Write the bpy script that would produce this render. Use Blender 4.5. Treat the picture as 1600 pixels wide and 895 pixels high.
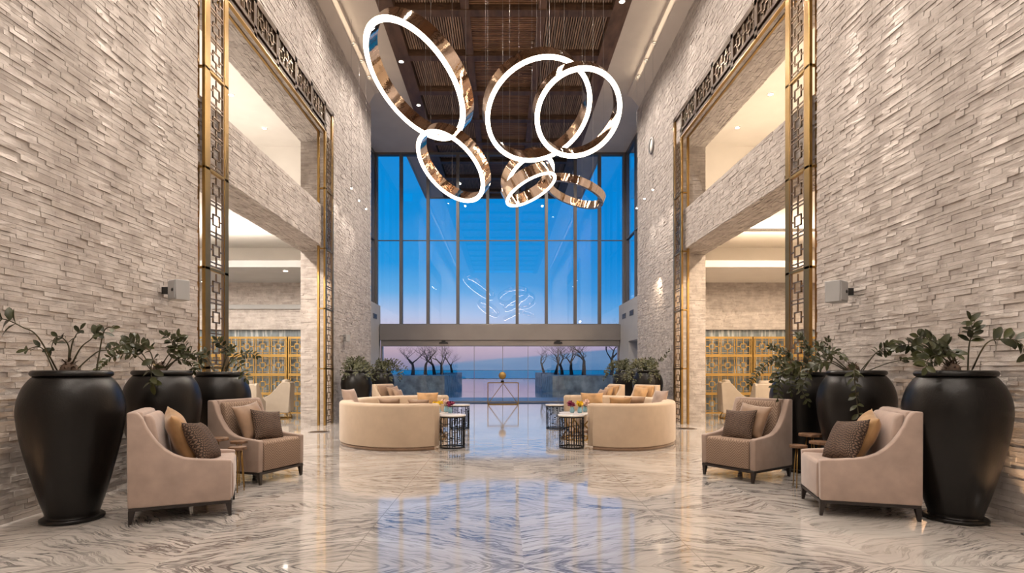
import bpy, bmesh, math, random
from mathutils import Vector, Matrix, noise
PI = math.pi
R = math.radians
random.seed(7)
S = bpy.context.scene
for o in list(bpy.data.objects):
    bpy.data.objects.remove(o)
COL = S.collection
F = 850.0; CX = 787.0; CY = 578.0; EYE = 1.2

def P(px, py, d):
    """point seen at photo pixel (px,py) at depth d"""
    return Vector(((px - CX) * d / F, d, EYE + (CY - py) * d / F))

# ------------------------------------------------------------------ camera
cam_d = bpy.data.cameras.new('camera')
cam = bpy.data.objects.new('camera', cam_d)
COL.objects.link(cam)
cam.location = (0, 0, EYE)
cam.rotation_euler = (R(90), 0, 0)
cam_d.sensor_fit = 'HORIZONTAL'
cam_d.sensor_width = 36
cam_d.lens = F / 1600 * 36
cam_d.shift_x = (800 - CX) / 1600
cam_d.shift_y = (CY - 447.5) / 1600
cam_d.clip_end = 20000
cam_d.clip_start = 0.05
S.camera = cam
S.view_settings.view_transform = 'Standard'
S.view_settings.look = 'None'
S.view_settings.exposure = -0.08
S.view_settings.gamma = 1
S.view_settings.use_curve_mapping = False

# ------------------------------------------------------------------ node helpers
class NT:
    def __init__(s, nt):
        s.nt = nt
    def n(s, typ, **kw):
        x = s.nt.nodes.new(typ)
        for k, v in kw.items():
            if k.startswith('i_'):
                x.inputs[k[2:].replace('_', ' ')].default_value = v
            else:
                setattr(x, k, v)
        return x
    def l(s, a, b):
        s.nt.links.new(a, b)
    def m(s, op, a, b=None, c=None, clamp=False):
        x = s.nt.nodes.new('ShaderNodeMath'); x.operation = op; x.use_clamp = clamp
        for i, v in enumerate((a, b, c)):
            if v is None: continue
            if isinstance(v, (int, float)): x.inputs[i].default_value = v
            else: s.nt.links.new(v, x.inputs[i])
        return x.outputs[0]
    def ramp(s, fac, stops, interp='LINEAR'):
        x = s.nt.nodes.new('ShaderNodeValToRGB'); x.color_ramp.interpolation = interp
        e = x.color_ramp.elements
        while len(e) < len(stops): e.new(0.5)
        for i, (p, c) in enumerate(stops):
            e[i].position = p
            e[i].color = (c[0], c[1], c[2], 1) if len(c) == 3 else c
        if fac is not None: s.nt.links.new(fac, x.inputs[0])
        return x.outputs[0]
    def mix(s, f, a, b, blend='MIX'):
        x = s.nt.nodes.new('ShaderNodeMix'); x.data_type = 'RGBA'; x.blend_type = blend
        for i, v in ((0, f), (6, a), (7, b)):
            if isinstance(v, (int, float)): x.inputs[i].default_value = v
            elif isinstance(v, (tuple, list)): x.inputs[i].default_value = (v[0], v[1], v[2], 1)
            else: s.nt.links.new(v, x.inputs[i])
        return x.outputs[2]
    def comb(s, x, y, z):
        c = s.nt.nodes.new('ShaderNodeCombineXYZ')
        for i, v in enumerate((x, y, z)):
            if isinstance(v, (int, float)): c.inputs[i].default_value = v
            else: s.nt.links.new(v, c.inputs[i])
        return c.outputs[0]

def srgb(r, g, b):
    f = lambda c: (c / 255 / 12.92) if c / 255 <= .04045 else ((c / 255 + .055) / 1.055) ** 2.4
    return (f(r), f(g), f(b))

# ------------------------------------------------------------------ world: dusk sky
W = bpy.data.worlds.new('dusk_sky'); S.world = W; W.use_nodes = True
W.node_tree.nodes.clear()
w = NT(W.node_tree)
tc = w.n('ShaderNodeTexCoord')
sp = w.n('ShaderNodeSeparateXYZ'); w.l(tc.outputs['Generated'], sp.inputs[0])
zz = sp.outputs[2]; xx = sp.outputs[0]; yy = sp.outputs[1]
left = w.ramp(zz, [(0.0, srgb(128, 132, 168)), (.035, srgb(190, 166, 184)), (.07, srgb(214, 200, 220)), (.10, srgb(188, 204, 238)),
                   (.14, srgb(108, 180, 238)), (.19, srgb(36, 156, 232)), (.27, srgb(10, 146, 226)), (.5, srgb(4, 132, 214)), (1.0, srgb(10, 90, 170))])
right = w.ramp(zz, [(0.0, srgb(110, 130, 182)), (.045, srgb(178, 164, 198)), (.075, srgb(150, 184, 228)), (.10, srgb(84, 166, 230)),
                    (.14, srgb(28, 146, 226)), (.20, srgb(4, 138, 222)), (.5, srgb(2, 124, 208)), (1.0, srgb(10, 88, 170))])
lr = w.m('MULTIPLY_ADD', xx, 2.2, .45, clamp=True)
sky = w.mix(lr, left, right)
# low cloud bank over the sea
nz = w.n('ShaderNodeTexNoise', noise_dimensions='3D'); nz.inputs['Scale'].default_value = 3.0; nz.inputs['Detail'].default_value = 5
w.l(w.comb(w.m('MULTIPLY', xx, 1.2), w.m('MULTIPLY', yy, .6), w.m('MULTIPLY', zz, 12)), nz.inputs['Vector'])
edge = w.m('ADD', w.m('MULTIPLY', w.m('SUBTRACT', nz.outputs[0], .5), .022), w.m('MULTIPLY_ADD', xx, .09, .022))
cl = w.m('MULTIPLY', w.m('SUBTRACT', edge, zz), 220, clamp=True)
cl = w.m('MULTIPLY', cl, .85)
cloudc = w.mix(w.m('MULTIPLY_ADD', nz.outputs[0], 2.0, -.6, clamp=True), srgb(58, 120, 172), srgb(110, 150, 190))
sky = w.mix(cl, sky, cloudc)
below = w.m('LESS_THAN', zz, 0.0)
sky = w.mix(below, sky, srgb(20, 70, 105))
bg = w.n('ShaderNodeBackground'); w.l(sky, bg.inputs[0]); bg.inputs[1].default_value = 1.1
wo = w.n('ShaderNodeOutputWorld'); w.l(bg.outputs[0], wo.inputs[0])

# ------------------------------------------------------------------ light helpers (lamps of the place and added hall fill)
WARM = (1.0, .74, .50); SOFT = (1.0, .84, .68); NEUT = (1.0, .88, .77)
def area(name, loc, rot, sx, sy, power, color=SOFT, spread=None):
    l = bpy.data.lights.new(name, 'AREA'); l.shape = 'RECTANGLE'; l.size = sx; l.size_y = sy
    l.energy = power; l.color = color
    if spread: l.spread = spread
    o = bpy.data.objects.new(name, l); o.location = loc; o.rotation_euler = rot; COL.objects.link(o)
    return o
def spot(name, loc, target, power, color=SOFT, ang=60, blend=.6, rad=.05, parent=None):
    l = bpy.data.lights.new(name, 'SPOT'); l.energy = power; l.color = color
    l.spot_size = R(ang); l.spot_blend = blend; l.shadow_soft_size = rad
    o = bpy.data.objects.new(name, l); COL.objects.link(o)
    o.location = loc
    o.rotation_euler = (Vector(target) - Vector(loc)).to_track_quat('-Z', 'Y').to_euler()
    if parent:
        o.parent = parent; o.matrix_parent_inverse = parent.matrix_world.inverted()
    return o
# general hall fill: wide spots added under the timber ceiling, no fixtures; lounge lights follow
K = 1.0
GEO_X = {-1: -3.9, 1: 3.98}
for y in (-2.0, 1.2, 4.4, 7.6, 10.8, 14.0, 17.2):
    for x in (-1.9, 1.9):
        spot('hall_fill_spot', (x, y, 9.28), (x, y, 0), 450 * K, NEUT, 150, .5, .05)
# wall-washing downlights in the cove ledges: scallops of light on the stone
for s in (-1, 1):
    for y in (2.6, 4.1, 5.5, 6.3, 9.0, 11.5, 13.2, 14.0, 14.8):
        spot('wall_washer', (s * 3.62, y, 9.0 if y < 12 else 8.95), (s * 3.85, y, 4.0), 150 * K, NEUT, 44, .8, .04)
    for y in ((4.35, 5.35, 6.1) if s < 0 else (4.3, 5.5, 6.15)):
        spot('narrow_wall_spot', (s * 3.40, y, 9.2), (GEO_X[s], y, 3.5), 3800 * K, NEUT, 6.5, .9, .02)
    area('cove_light', (s * 3.68, 6, 9.12), (0, R(180) - s * R(60), 0), .1, 18, 26 * K, (1, .80, .58))
for s, c in ((-1, (1, .89, .78)), (1, (1, .78, .56))):
    for y in (4.5, 7.5, 10.5, 13.2):
        spot('lounge_upper_light', (s * 6.6, y, 4.95), (s * 6.6, y, 9), 190 * K, c, 160, .5, .10)
        if y < 12:
            for dx in (-1.2, 1.2):
                spot('lounge_tray_light', (s * 6.4 + dx, y, 4.5), (s * 6.4 + dx, y + .8, 0), 330 * K, c, 160, .5, .06)
    for dx in (-2.8, -1.4, 0, 1.4):
        spot('lounge_soffit_light', (s * 6.6 + dx, 13.7, 3.6), (s * 6.6 + dx, 15.0, 1.4), 62 * K, c, 120, .7, .05)
    area('lounge_cove_light', (s * 7.1, 13.02, 3.86), (R(180 + 20), 0, 0), 4.4, .12, 120 * K, c)

# ------------------------------------------------------------------ mesh builder
class MB:
    def __init__(s):
        s.v = []; s.f = []; s.sm = []
    def add(s, vs, fs, smooth=False):
        b = len(s.v); s.v += [tuple(v) for v in vs]
        s.f += [tuple(b + i for i in f) for f in fs]; s.sm += [smooth] * len(fs)
        return s
    def box(s, x0, x1, y0, y1, z0, z1):
        x0, x1 = sorted((x0, x1)); y0, y1 = sorted((y0, y1)); z0, z1 = sorted((z0, z1))
        vs = [(x0,y0,z0),(x1,y0,z0),(x1,y1,z0),(x0,y1,z0),(x0,y0,z1),(x1,y0,z1),(x1,y1,z1),(x0,y1,z1)]
        return s.add(vs, [(0,3,2,1),(4,5,6,7),(0,1,5,4),(1,2,6,5),(2,3,7,6),(3,0,4,7)])
    def obox(s, c, ux, uy, uz, hx, hy, hz):
        c = Vector(c); vs = []
        for k in (-1, 1):
            for j, i in ((-1,-1),(-1,1),(1,1),(1,-1)):
                vs.append(c + ux*hx*i + uy*hy*j + uz*hz*k)
        return s.add(vs, [(0,3,2,1),(4,5,6,7),(0,1,5,4),(1,2,6,5),(2,3,7,6),(3,0,4,7)])
    def bar(s, a, b, w=.02, h=None):
        a = Vector(a); b = Vector(b); h = h or w
        z = (b - a); L = z.length; z.normalize()
        r = Vector((0,0,1)) if abs(z.z) < .95 else Vector((1,0,0))
        x = z.cross(r).normalized(); y = z.cross(x).normalized()
        return s.obox((a+b)/2, x, y, z, w/2, h/2, L/2)
    def tube(s, pts, rad, seg=8, cap=True):
        pts = [Vector(p) for p in pts]; n = len(pts)
        rr = rad if isinstance(rad, (list, tuple)) else [rad]*n
        t0 = (pts[1]-pts[0]).normalized()
        r = Vector((0,0,1)) if abs(t0.z) < .9 else Vector((1,0,0))
        x = t0.cross(r).normalized(); vs = []; fs = []
        for i in range(n):
            t = (pts[min(i+1,n-1)] - pts[max(i-1,0)])
            if t.length < 1e-9: t = t0
            t.normalize()
            x = (x - t*x.dot(t)); x = x.normalized() if x.length > 1e-6 else t.orthogonal().normalized()
            y = t.cross(x)
            for k in range(seg):
                a = 2*PI*k/seg
                vs.append(pts[i] + (x*math.cos(a) + y*math.sin(a))*rr[i])
        for i in range(n-1):
            for k in range(seg):
                k2 = (k+1) % seg
                fs.append((i*seg+k, i*seg+k2, (i+1)*seg+k2, (i+1)*seg+k))
        if cap:
            fs.append(tuple(range(seg-1, -1, -1))); fs.append(tuple((n-1)*seg + k for k in range(seg)))
        return s.add(vs, fs, True)
    def lathe(s, prof, c=(0,0,0), seg=40, cap=True):
        vs = []; fs = []; n = len(prof)
        for r, z in prof:
            for k in range(seg):
                a = 2*PI*k/seg
                vs.append((c[0] + r*math.cos(a), c[1] + r*math.sin(a), c[2] + z))
        for i in range(n-1):
            for k in range(seg):
                k2 = (k+1) % seg
                fs.append((i*seg+k, i*seg+k2, (i+1)*seg+k2, (i+1)*seg+k))
        if cap:
            fs.append(tuple(range(seg-1,-1,-1))); fs.append(tuple((n-1)*seg+k for k in range(seg)))
        return s.add(vs, fs, True)
    def prism(s, poly, y0, y1, smooth=False):
        """poly in (x,z), extruded along y"""
        n = len(poly)
        vs = [(x, y0, z) for x, z in poly] + [(x, y1, z) for x, z in poly]
        fs = [tuple(range(n)), tuple(range(2*n-1, n-1, -1))]
        fs += [(i, n+i, n+(i+1) % n, (i+1) % n) for i in range(n)]
        return s.add(vs, fs, smooth)
    def build(s, name, mat, parent=None, bevel=0, seg=2, auto=False, kind=None, subsurf=0, xf=None):
        me = bpy.data.meshes.new(name)
        vs = s.v if xf is None else [tuple(xf @ Vector(v)) for v in s.v]
        me.from_pydata(vs, [], s.f)
        me.polygons.foreach_set('use_smooth', s.sm)
        me.update()
        bm = bmesh.new(); bm.from_mesh(me); bmesh.ops.recalc_face_normals(bm, faces=bm.faces) if len(me.polygons) < 40000 else None
        bm.to_mesh(me); bm.free()
        if mat: me.materials.append(mat)
        o = bpy.data.objects.new(name, me); COL.objects.link(o)
        if parent: o.parent = parent
        if bevel:
            b = o.modifiers.new('bevel', 'BEVEL'); b.width = bevel; b.segments = seg; b.limit_method = 'ANGLE'; b.angle_limit = R(35)
            b.harden_normals = False
            for p in me.polygons: p.use_smooth = True
            me.set_sharp_from_angle(angle=R(50)) if seg < 3 else None
        if subsurf:
            b = o.modifiers.new('sub', 'SUBSURF'); b.levels = subsurf; b.render_levels = subsurf
        if kind: o['kind'] = kind
        return o

def thing(name, label, cat, loc=(0,0,0), rz=0, group=None):
    o = bpy.data.objects.new(name, None); COL.objects.link(o)
    o.location = loc; o.rotation_euler = (0,0,rz); o['label'] = label; o['category'] = cat
    if group: o['group'] = group
    o.empty_display_size = .1
    return o
def tag(o, label, cat, group=None, kind=None):
    o['label'] = label; o['category'] = cat
    if group: o['group'] = group
    if kind: o['kind'] = kind
    return o
def dup(root, loc, rz, label, group=None):
    def cp(o, par):
        c = o.copy(); COL.objects.link(c); c.parent = par
        for ch in list(o.children): cp(ch, c)
        return c
    r = cp(root, None); r.location = loc; r.rotation_euler = (0,0,rz); r['label'] = label
    if group: r['group'] = group
    return r

# ------------------------------------------------------------------ materials
def mat(name, color=(.5,.5,.5), rough=.5, metal=0, spec=.5, fn=None, **kw):
    m = bpy.data.materials.new(name); m.use_nodes = True
    b = m.node_tree.nodes['Principled BSDF']
    b.inputs['Base Color'].default_value = (*color[:3], 1)
    b.inputs['Roughness'].default_value = rough
    b.inputs['Metallic'].default_value = metal
    b.inputs['Specular IOR Level'].default_value = spec
    for k, v in kw.items(): b.inputs[k.replace('_', ' ')].default_value = v
    if fn: fn(NT(m.node_tree), b)
    return m
def noisy(scale=8, amt=.15, bump=.2, bscale=60, dist=.01, c1=None):
    def fn(t, b):
        tc = t.n('ShaderNodeTexCoord')
        n1 = t.n('ShaderNodeTexNoise'); n1.inputs['Scale'].default_value = scale; n1.inputs['Detail'].default_value = 6
        t.l(tc.outputs['Object'], n1.inputs['Vector'])
        base = tuple(b.inputs['Base Color'].default_value)[:3]
        d = tuple(c * (1 - amt) for c in base); l = tuple(min(1, c * (1 + amt)) for c in base) if c1 is None else c1
        t.l(t.ramp(n1.outputs[0], [(.3, d), (.7, l)]), b.inputs['Base Color'])
        if bump:
            n2 = t.n('ShaderNodeTexNoise'); n2.inputs['Scale'].default_value = bscale; n2.inputs['Detail'].default_value = 4
            t.l(tc.outputs['Object'], n2.inputs['Vector'])
            bp = t.n('ShaderNodeBump'); bp.inputs['Strength'].default_value = bump; bp.inputs['Distance'].default_value = dist
            t.l(n2.outputs[0], bp.inputs['Height']); t.l(bp.outputs[0], b.inputs['Normal'])
    return fn
def f_stone(t, b):
    tc = t.n('ShaderNodeTexCoord'); g = t.n('ShaderNodeNewGeometry')
    n1 = t.n('ShaderNodeTexNoise'); n1.inputs['Scale'].default_value = 5; n1.inputs['Detail'].default_value = 8; n1.inputs['Roughness'].default_value = .65
    t.l(tc.outputs['Object'], n1.inputs['Vector'])
    c = t.ramp(n1.outputs[0], [(.25, (.355, .315, .29)), (.5, (.485, .44, .41)), (.78, (.62, .575, .54))])
    c2 = t.ramp(g.outputs['Random Per Island'], [(0, (.80, .785, .775)), (.5, (.93, .925, .915)), (1, (1.0, 1.0, 1.0))])
    t.l(t.mix(1.0, c, c2, 'MULTIPLY'), b.inputs['Base Color'])
    n2 = t.n('ShaderNodeTexNoise'); n2.inputs['Scale'].default_value = 26; n2.inputs['Detail'].default_value = 7; n2.inputs['Roughness'].default_value = .7
    mp = t.n('ShaderNodeMapping'); mp.inputs['Scale'].default_value = (.6, .6, 1.6)
    t.l(tc.outputs['Object'], mp.inputs[0]); t.l(mp.outputs[0], n2.inputs['Vector'])
    bp = t.n('ShaderNodeBump'); bp.inputs['Strength'].default_value = .6; bp.inputs['Distance'].default_value = .016
    t.l(n2.outputs[0], bp.inputs['Height']); t.l(bp.outputs[0], b.inputs['Normal'])
M = {}
M['stone'] = mat('split_face_stone', rough=.85, spec=.25, fn=f_stone)
M['plaster'] = mat('ceiling_plaster', (.62, .56, .50), .8, fn=noisy(2, .04, .05, 200, .002))
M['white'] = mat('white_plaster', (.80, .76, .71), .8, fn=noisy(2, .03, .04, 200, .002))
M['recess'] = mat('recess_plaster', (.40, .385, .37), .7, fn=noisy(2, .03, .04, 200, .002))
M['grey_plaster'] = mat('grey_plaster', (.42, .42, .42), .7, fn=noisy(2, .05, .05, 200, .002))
def f_marble(t, b):
    tc = t.n('ShaderNodeTexCoord'); sp = t.n('ShaderNodeSeparateXYZ'); t.l(tc.outputs['Object'], sp.inputs[0])
    x = sp.outputs[0]; y = sp.outputs[1]
    u0 = t.m('ADD', x, 1.0); v0 = t.m('SUBTRACT', y, 3.33)
    u = t.m('PINGPONG', u0, 1.125); v = t.m('PINGPONG', v0, 1.355)
    # slow bend so the veins wander
    nb = t.n('ShaderNodeTexNoise'); nb.inputs['Scale'].default_value = 1.5; nb.inputs['Detail'].default_value = 3
    # two slab families so not every bookmatch is identical
    cx = t.m('FLOOR', t.m('DIVIDE', t.m('ADD', u0, 1.125), 2.25)); cy = t.m('FLOOR', t.m('DIVIDE', t.m('ADD', v0, 1.355), 2.71))
    off = t.m('MULTIPLY', t.m('ADD', t.m('MULTIPLY', cx, 1.7), cy), 3.1)
    t.l(t.comb(u, v, off), nb.inputs['Vector'])
    bend = t.m('MULTIPLY', t.m('SUBTRACT', nb.outputs[0], .5), .42)
    s = t.m('ADD', t.m('ADD', t.m('MULTIPLY', u, .46), v), bend)
    q = t.m('SUBTRACT', u, t.m('MULTIPLY', v, .3))
    def vein(sc, st, lo, hi, det, dist=0.4):
        n = t.n('ShaderNodeTexNoise'); n.inputs['Scale'].default_value = 1; n.inputs['Detail'].default_value = det; n.inputs['Roughness'].default_value = .6
        n.inputs['Distortion'].default_value = dist
        t.l(t.comb(t.m('MULTIPLY', s, sc), t.m('MULTIPLY', q, st), off), n.inputs['Vector'])
        a = t.m('ABSOLUTE', t.m('SUBTRACT', n.outputs[0], .5))
        return t.ramp(a, [(lo, (1,1,1)), (hi, (0,0,0))]), n.outputs[0]
    v1, _ = vein(11.0, 1.2, .010, .034, 6, .15)
    v2, _ = vein(24.0, 1.4, .0, .08, 5, .05)
    nm = t.n('ShaderNodeTexNoise'); nm.inputs['Scale'].default_value = .9; nm.inputs['Detail'].default_value = 3
    t.l(tc.outputs['Object'], nm.inputs['Vector'])
    msk = t.ramp(nm.outputs[0], [(.38, (.3,.3,.3)), (.54, (1,1,1))])
    v3, n3 = vein(2.6, .5, .0, .30, 3)
    base = t.ramp(n3, [(.30, (.41,.375,.345)), (.5, (.52,.48,.445)), (.7, (.60,.565,.53))])
    c = t.mix(t.m('MULTIPLY', t.m('MULTIPLY', v2, msk), .62), base, (.30,.285,.28))
    c = t.mix(t.m('MULTIPLY', t.m('MULTIPLY', v1, msk), .92), c, (.09,.085,.088))
    # slab joints
    ju = t.m('LESS_THAN', t.m('PINGPONG', u0, 1.125), .0035); jv = t.m('LESS_THAN', t.m('PINGPONG', v0, 1.355), .0035)
    c = t.mix(t.m('MULTIPLY', t.m('MAXIMUM', ju, jv), .7), c, (.2,.18,.17))
    t.l(c, b.inputs['Base Color'])
M['marble'] = mat('bookmatched_marble', rough=.075, spec=.6, fn=f_marble)
M['marble'].node_tree.nodes['Principled BSDF'].inputs['Coat Weight'].default_value = .35
M['marble'].node_tree.nodes['Principled BSDF'].inputs['Coat Roughness'].default_value = .03
M['paving'] = mat('terrace_paving', (.30, .30, .31), .35, fn=noisy(3, .15, .1, 40))
def f_wood(scale=(1, 12, 12)):
    def fn(t, b):
        tc = t.n('ShaderNodeTexCoord'); mp = t.n('ShaderNodeMapping'); mp.inputs['Scale'].default_value = scale
        t.l(tc.outputs['Object'], mp.inputs[0])
        n = t.n('ShaderNodeTexNoise'); n.inputs['Scale'].default_value = 2; n.inputs['Detail'].default_value = 7; t.l(mp.outputs[0], n.inputs['Vector'])
        base = tuple(b.inputs['Base Color'].default_value)[:3]
        c = t.ramp(n.outputs[0], [(.3, tuple(k*.6 for k in base)), (.7, tuple(min(1, k*1.4) for k in base))])
        g = t.n('ShaderNodeNewGeometry')
        c = t.mix(1, c, t.ramp(g.outputs['Random Per Island'], [(0, (.6,.6,.6)), (1, (1,1,1))]), 'MULTIPLY')
        t.l(c, b.inputs['Base Color'])
        bp = t.n('ShaderNodeBump'); bp.inputs['Strength'].default_value = .2; bp.inputs['Distance'].default_value = .004
        t.l(n.outputs[0], bp.inputs['Height']); t.l(bp.outputs[0], b.inputs['Normal'])
    return fn
M['timber'] = mat('dark_timber', (.13, .072, .043), .5, fn=f_wood((3, 1, 12)))
M['slat'] = mat('slat_timber', (.34, .225, .155), .55, fn=f_wood((20, 1, 20)))
M['slat2'] = mat('centre_slat_timber', (.22, .115, .058), .5, fn=f_wood((1, 20, 20)))
M['void'] = mat('timber_backing', (.018, .011, .008), .9)
M['brass'] = mat('brushed_brass', (.34, .21, .07), .36, 1.0, fn=noisy(3, .12, .03, 300, .001))
M['bronze'] = mat('bronze_lattice', (.26, .19, .13), .36, .9, fn=noisy(3, .15, .03, 200, .001))
M['darkbronze'] = mat('dark_bronze', (.075, .048, .03), .5, .8, fn=noisy(3, .2, .03, 200, .001))
M['goldpaint'] = mat('gold_screen_metal', (.42, .26, .075), .42, .6, fn=noisy(3, .1, .02, 200, .001))
M['mirror'] = mat('polished_rose_steel', (.78, .62, .50), .04, 1.0, fn=noisy(1.5, .05, .25, 5, .02))
M['urn'] = mat('black_clay_urn', (.0045, .0036, .0032), .34, spec=.36, fn=noisy(5, .35, .25, 60, .004))
M['blackmetal'] = mat('black_metal', (.012, .011, .011), .35, .6, fn=noisy(4, .1, 0))
M['darkwood'] = mat('ebony_wood', (.018, .012, .010), .35, fn=noisy(10, .3, 0))
def f_fabric(scale=350, amt=.12, pattern=None, pc=None):
    def fn(t, b):
        tc = t.n('ShaderNodeTexCoord')
        n1 = t.n('ShaderNodeTexNoise'); n1.inputs['Scale'].default_value = 7; n1.inputs['Detail'].default_value = 5
        t.l(tc.outputs['Object'], n1.inputs['Vector'])
        base = tuple(b.inputs['Base Color'].default_value)[:3]
        c = t.ramp(n1.outputs[0], [(.3, tuple(k*(1-amt) for k in base)), (.7, tuple(min(1, k*(1+amt)) for k in base))])
        n2 = t.n('ShaderNodeTexNoise'); n2.inputs['Scale'].default_value = scale; t.l(tc.outputs['Object'], n2.inputs['Vector'])
        h = n2.outputs[0]
        if pattern:
            sp = t.n('ShaderNodeSeparateXYZ'); t.l(tc.outputs['Object'], sp.inputs[0])
            X, Y, Z = sp.outputs
            if pattern == 'weave': X = Y
            if pattern == 'chevron':
                a = t.m('ADD', X, Z)
                k = t.m('PINGPONG', t.m('ADD', t.m('MULTIPLY', a, 1.0), t.m('PINGPONG', Y, .05)), .014)
                f = t.m('GREATER_THAN', k, .0075)
            else:
                a = t.m('PINGPONG', t.m('ADD', X, t.m('MULTIPLY', t.m('PINGPONG', Z, .02), .5)), .0075)
                bb = t.m('PINGPONG', t.m('ADD', Z, t.m('MULTIPLY', t.m('PINGPONG', X, .04), .4)), .011)
                f = t.m('MULTIPLY', t.m('GREATER_THAN', a, .0032), t.m('GREATER_THAN', bb, .003))
            c = t.mix(t.m('MULTIPLY', f, .75), c, pc)
            h = t.m('ADD', h, t.m('MULTIPLY', f, .6))
        t.l(c, b.inputs['Base Color'])
        bp = t.n('ShaderNodeBump'); bp.inputs['Strength'].default_value = .3; bp.inputs['Distance'].default_value = .003
        t.l(h, bp.inputs['Height']); t.l(bp.outputs[0], b.inputs['Normal'])
    return fn
SH = dict(Sheen_Weight=.4, Sheen_Roughness=.4)
M['velvet'] = mat('blush_velvet', (.42, .32, .27), .75, spec=.3, fn=f_fabric(), **SH)
M['velvet2'] = mat('mocha_velvet', (.33, .245, .20), .75, spec=.3, fn=f_fabric(), **SH)
M['chev'] = mat('chevron_weave', (.20, .135, .10), .8, spec=.2, fn=f_fabric(350, .1, 'chevron', (.36, .26, .19)))
M['gold_velvet'] = mat('gold_velvet', (.40, .235, .105), .6, spec=.4, fn=f_fabric(200, .25), **SH)
M['tan_silk'] = mat('tan_silk', (.25, .155, .095), .5, spec=.5, fn=f_fabric(200, .2), **SH)
M['weave'] = mat('brown_woven_pattern', (.03, .02, .015), .75, spec=.3, fn=f_fabric(300, .1, 'weave', (.20, .125, .085)))
M['cream'] = mat('cream_upholstery', (.50, .385, .28), .8, spec=.25, fn=f_fabric(300, .05), **SH)
M['leather'] = mat('ivory_leather', (.42, .355, .285), .45, fn=f_fabric(200, .05))
M['whitemarble'] = mat('white_marble_top', (.66, .63, .60), .15, fn=noisy(6, .15, 0))
M['bark'] = mat('tree_slice', (.16, .085, .045), .5, fn=noisy(20, .5, .4, 60, .004))
M['leaf'] = mat('dark_green_leaf', (.022, .032, .012), .35, spec=.5, fn=noisy(9, .55, .1, 80, .002, c1=(.060, .066, .020)))
M['leaf2'] = mat('fern_green_leaf', (.030, .040, .014), .45, spec=.4, fn=noisy(9, .5, .1, 80, .002, c1=(.075, .078, .028)))
M['stem'] = mat('plant_stem', (.05, .045, .02), .5, fn=noisy(9, .3, 0))
M['crown'] = mat('dry_crown', (.10, .065, .045), .8, fn=noisy(30, .4, 0))
M['soil'] = mat('dark_soil', (.02, .015, .01), .9, fn=noisy(30, .4, .5, 80))
M['steel'] = mat('brushed_steel', (.32, .30, .29), .34, .85, fn=noisy(.8, .12, .03, 300, .001))
M['alu'] = mat('window_aluminium', (.16, .15, .145), .45, .5, fn=noisy(2, .08, 0))
M['greyplastic'] = mat('grey_plastic', (.36, .36, .36), .5, fn=noisy(4, .04, 0))
M['blackplastic'] = mat('black_plastic', (.01, .01, .01), .5, fn=noisy(4, .04, 0))
M['pot_stone'] = mat('planter_slate', (.36, .37, .31), .7, fn=noisy(2.5, .5, .6, 12, .05))
M['trunk'] = mat('tree_trunk', (.022, .02, .02), .8, fn=noisy(8, .4, .3, 40))
M['vase'] = mat('blue_glass_vase', (.25, .45, .55), .1, fn=noisy(4, .05, 0))
M['yellow'] = mat('yellow_petals', (.75, .50, .01), .6, fn=noisy(40, .25, 0))
M['magenta'] = mat('magenta_petals', (.22, .015, .07), .6, fn=noisy(40, .3, 0))
M['blush'] = mat('pale_petals', (.72, .52, .45), .6, fn=noisy(40, .2, 0))
def emis(name, color, strength):
    m = bpy.data.materials.new(name); m.use_nodes = True; t = NT(m.node_tree); m.node_tree.nodes.clear()
    e = t.n('ShaderNodeEmission'); e.inputs[0].default_value = (*color, 1); e.inputs[1].default_value = strength
    o = t.n('ShaderNodeOutputMaterial'); t.l(e.outputs[0], o.inputs[0]); return m
M['led'] = emis('led_strip', (1, .84, .66), 11)
M['lamp'] = emis('lamp_lens', (1, .9, .78), 30)
M['lampdim'] = emis('lamp_lens_soft', (1, .9, .8), 6)
def glassmat(name, tint=(1,1,1), base=.07, k=.5):
    m = bpy.data.materials.new(name); m.use_nodes = True; t = NT(m.node_tree); m.node_tree.nodes.clear()
    lw = t.n('ShaderNodeLayerWeight'); lw.inputs[0].default_value = .5
    f5 = t.m('POWER', lw.outputs['Facing'], 5.0)
    f = t.m('MULTIPLY_ADD', f5, k, base, clamp=True)
    tr = t.n('ShaderNodeBsdfTransparent'); tr.inputs[0].default_value = (*tint, 1)
    gl = t.n('ShaderNodeBsdfGlossy'); gl.inputs[1].default_value = .0
    mx = t.n('ShaderNodeMixShader'); t.l(f, mx.inputs[0]); t.l(tr.outputs[0], mx.inputs[1]); t.l(gl.outputs[0], mx.inputs[2])
    o = t.n('ShaderNodeOutputMaterial'); t.l(mx.outputs[0], o.inputs[0]); return m
M['glass'] = glassmat('clear_glass')
def f_water(t, b):
    tc = t.n('ShaderNodeTexCoord'); n = t.n('ShaderNodeTexNoise'); n.inputs['Scale'].default_value = 1.2; n.inputs['Detail'].default_value = 3
    mp = t.n('ShaderNodeMapping'); mp.inputs['Scale'].default_value = (.5, 1.2, 1); t.l(tc.outputs['Object'], mp.inputs[0]); t.l(mp.outputs[0], n.inputs['Vector'])
    bp = t.n('ShaderNodeBump'); bp.inputs['Strength'].default_value = .05; bp.inputs['Distance'].default_value = .05
    t.l(n.outputs[0], bp.inputs['Height']); t.l(bp.outputs[0], b.inputs['Normal'])
M['pool'] = mat('pool_water', (.03, .22, .33), .06, spec=.9, fn=f_water)
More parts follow.
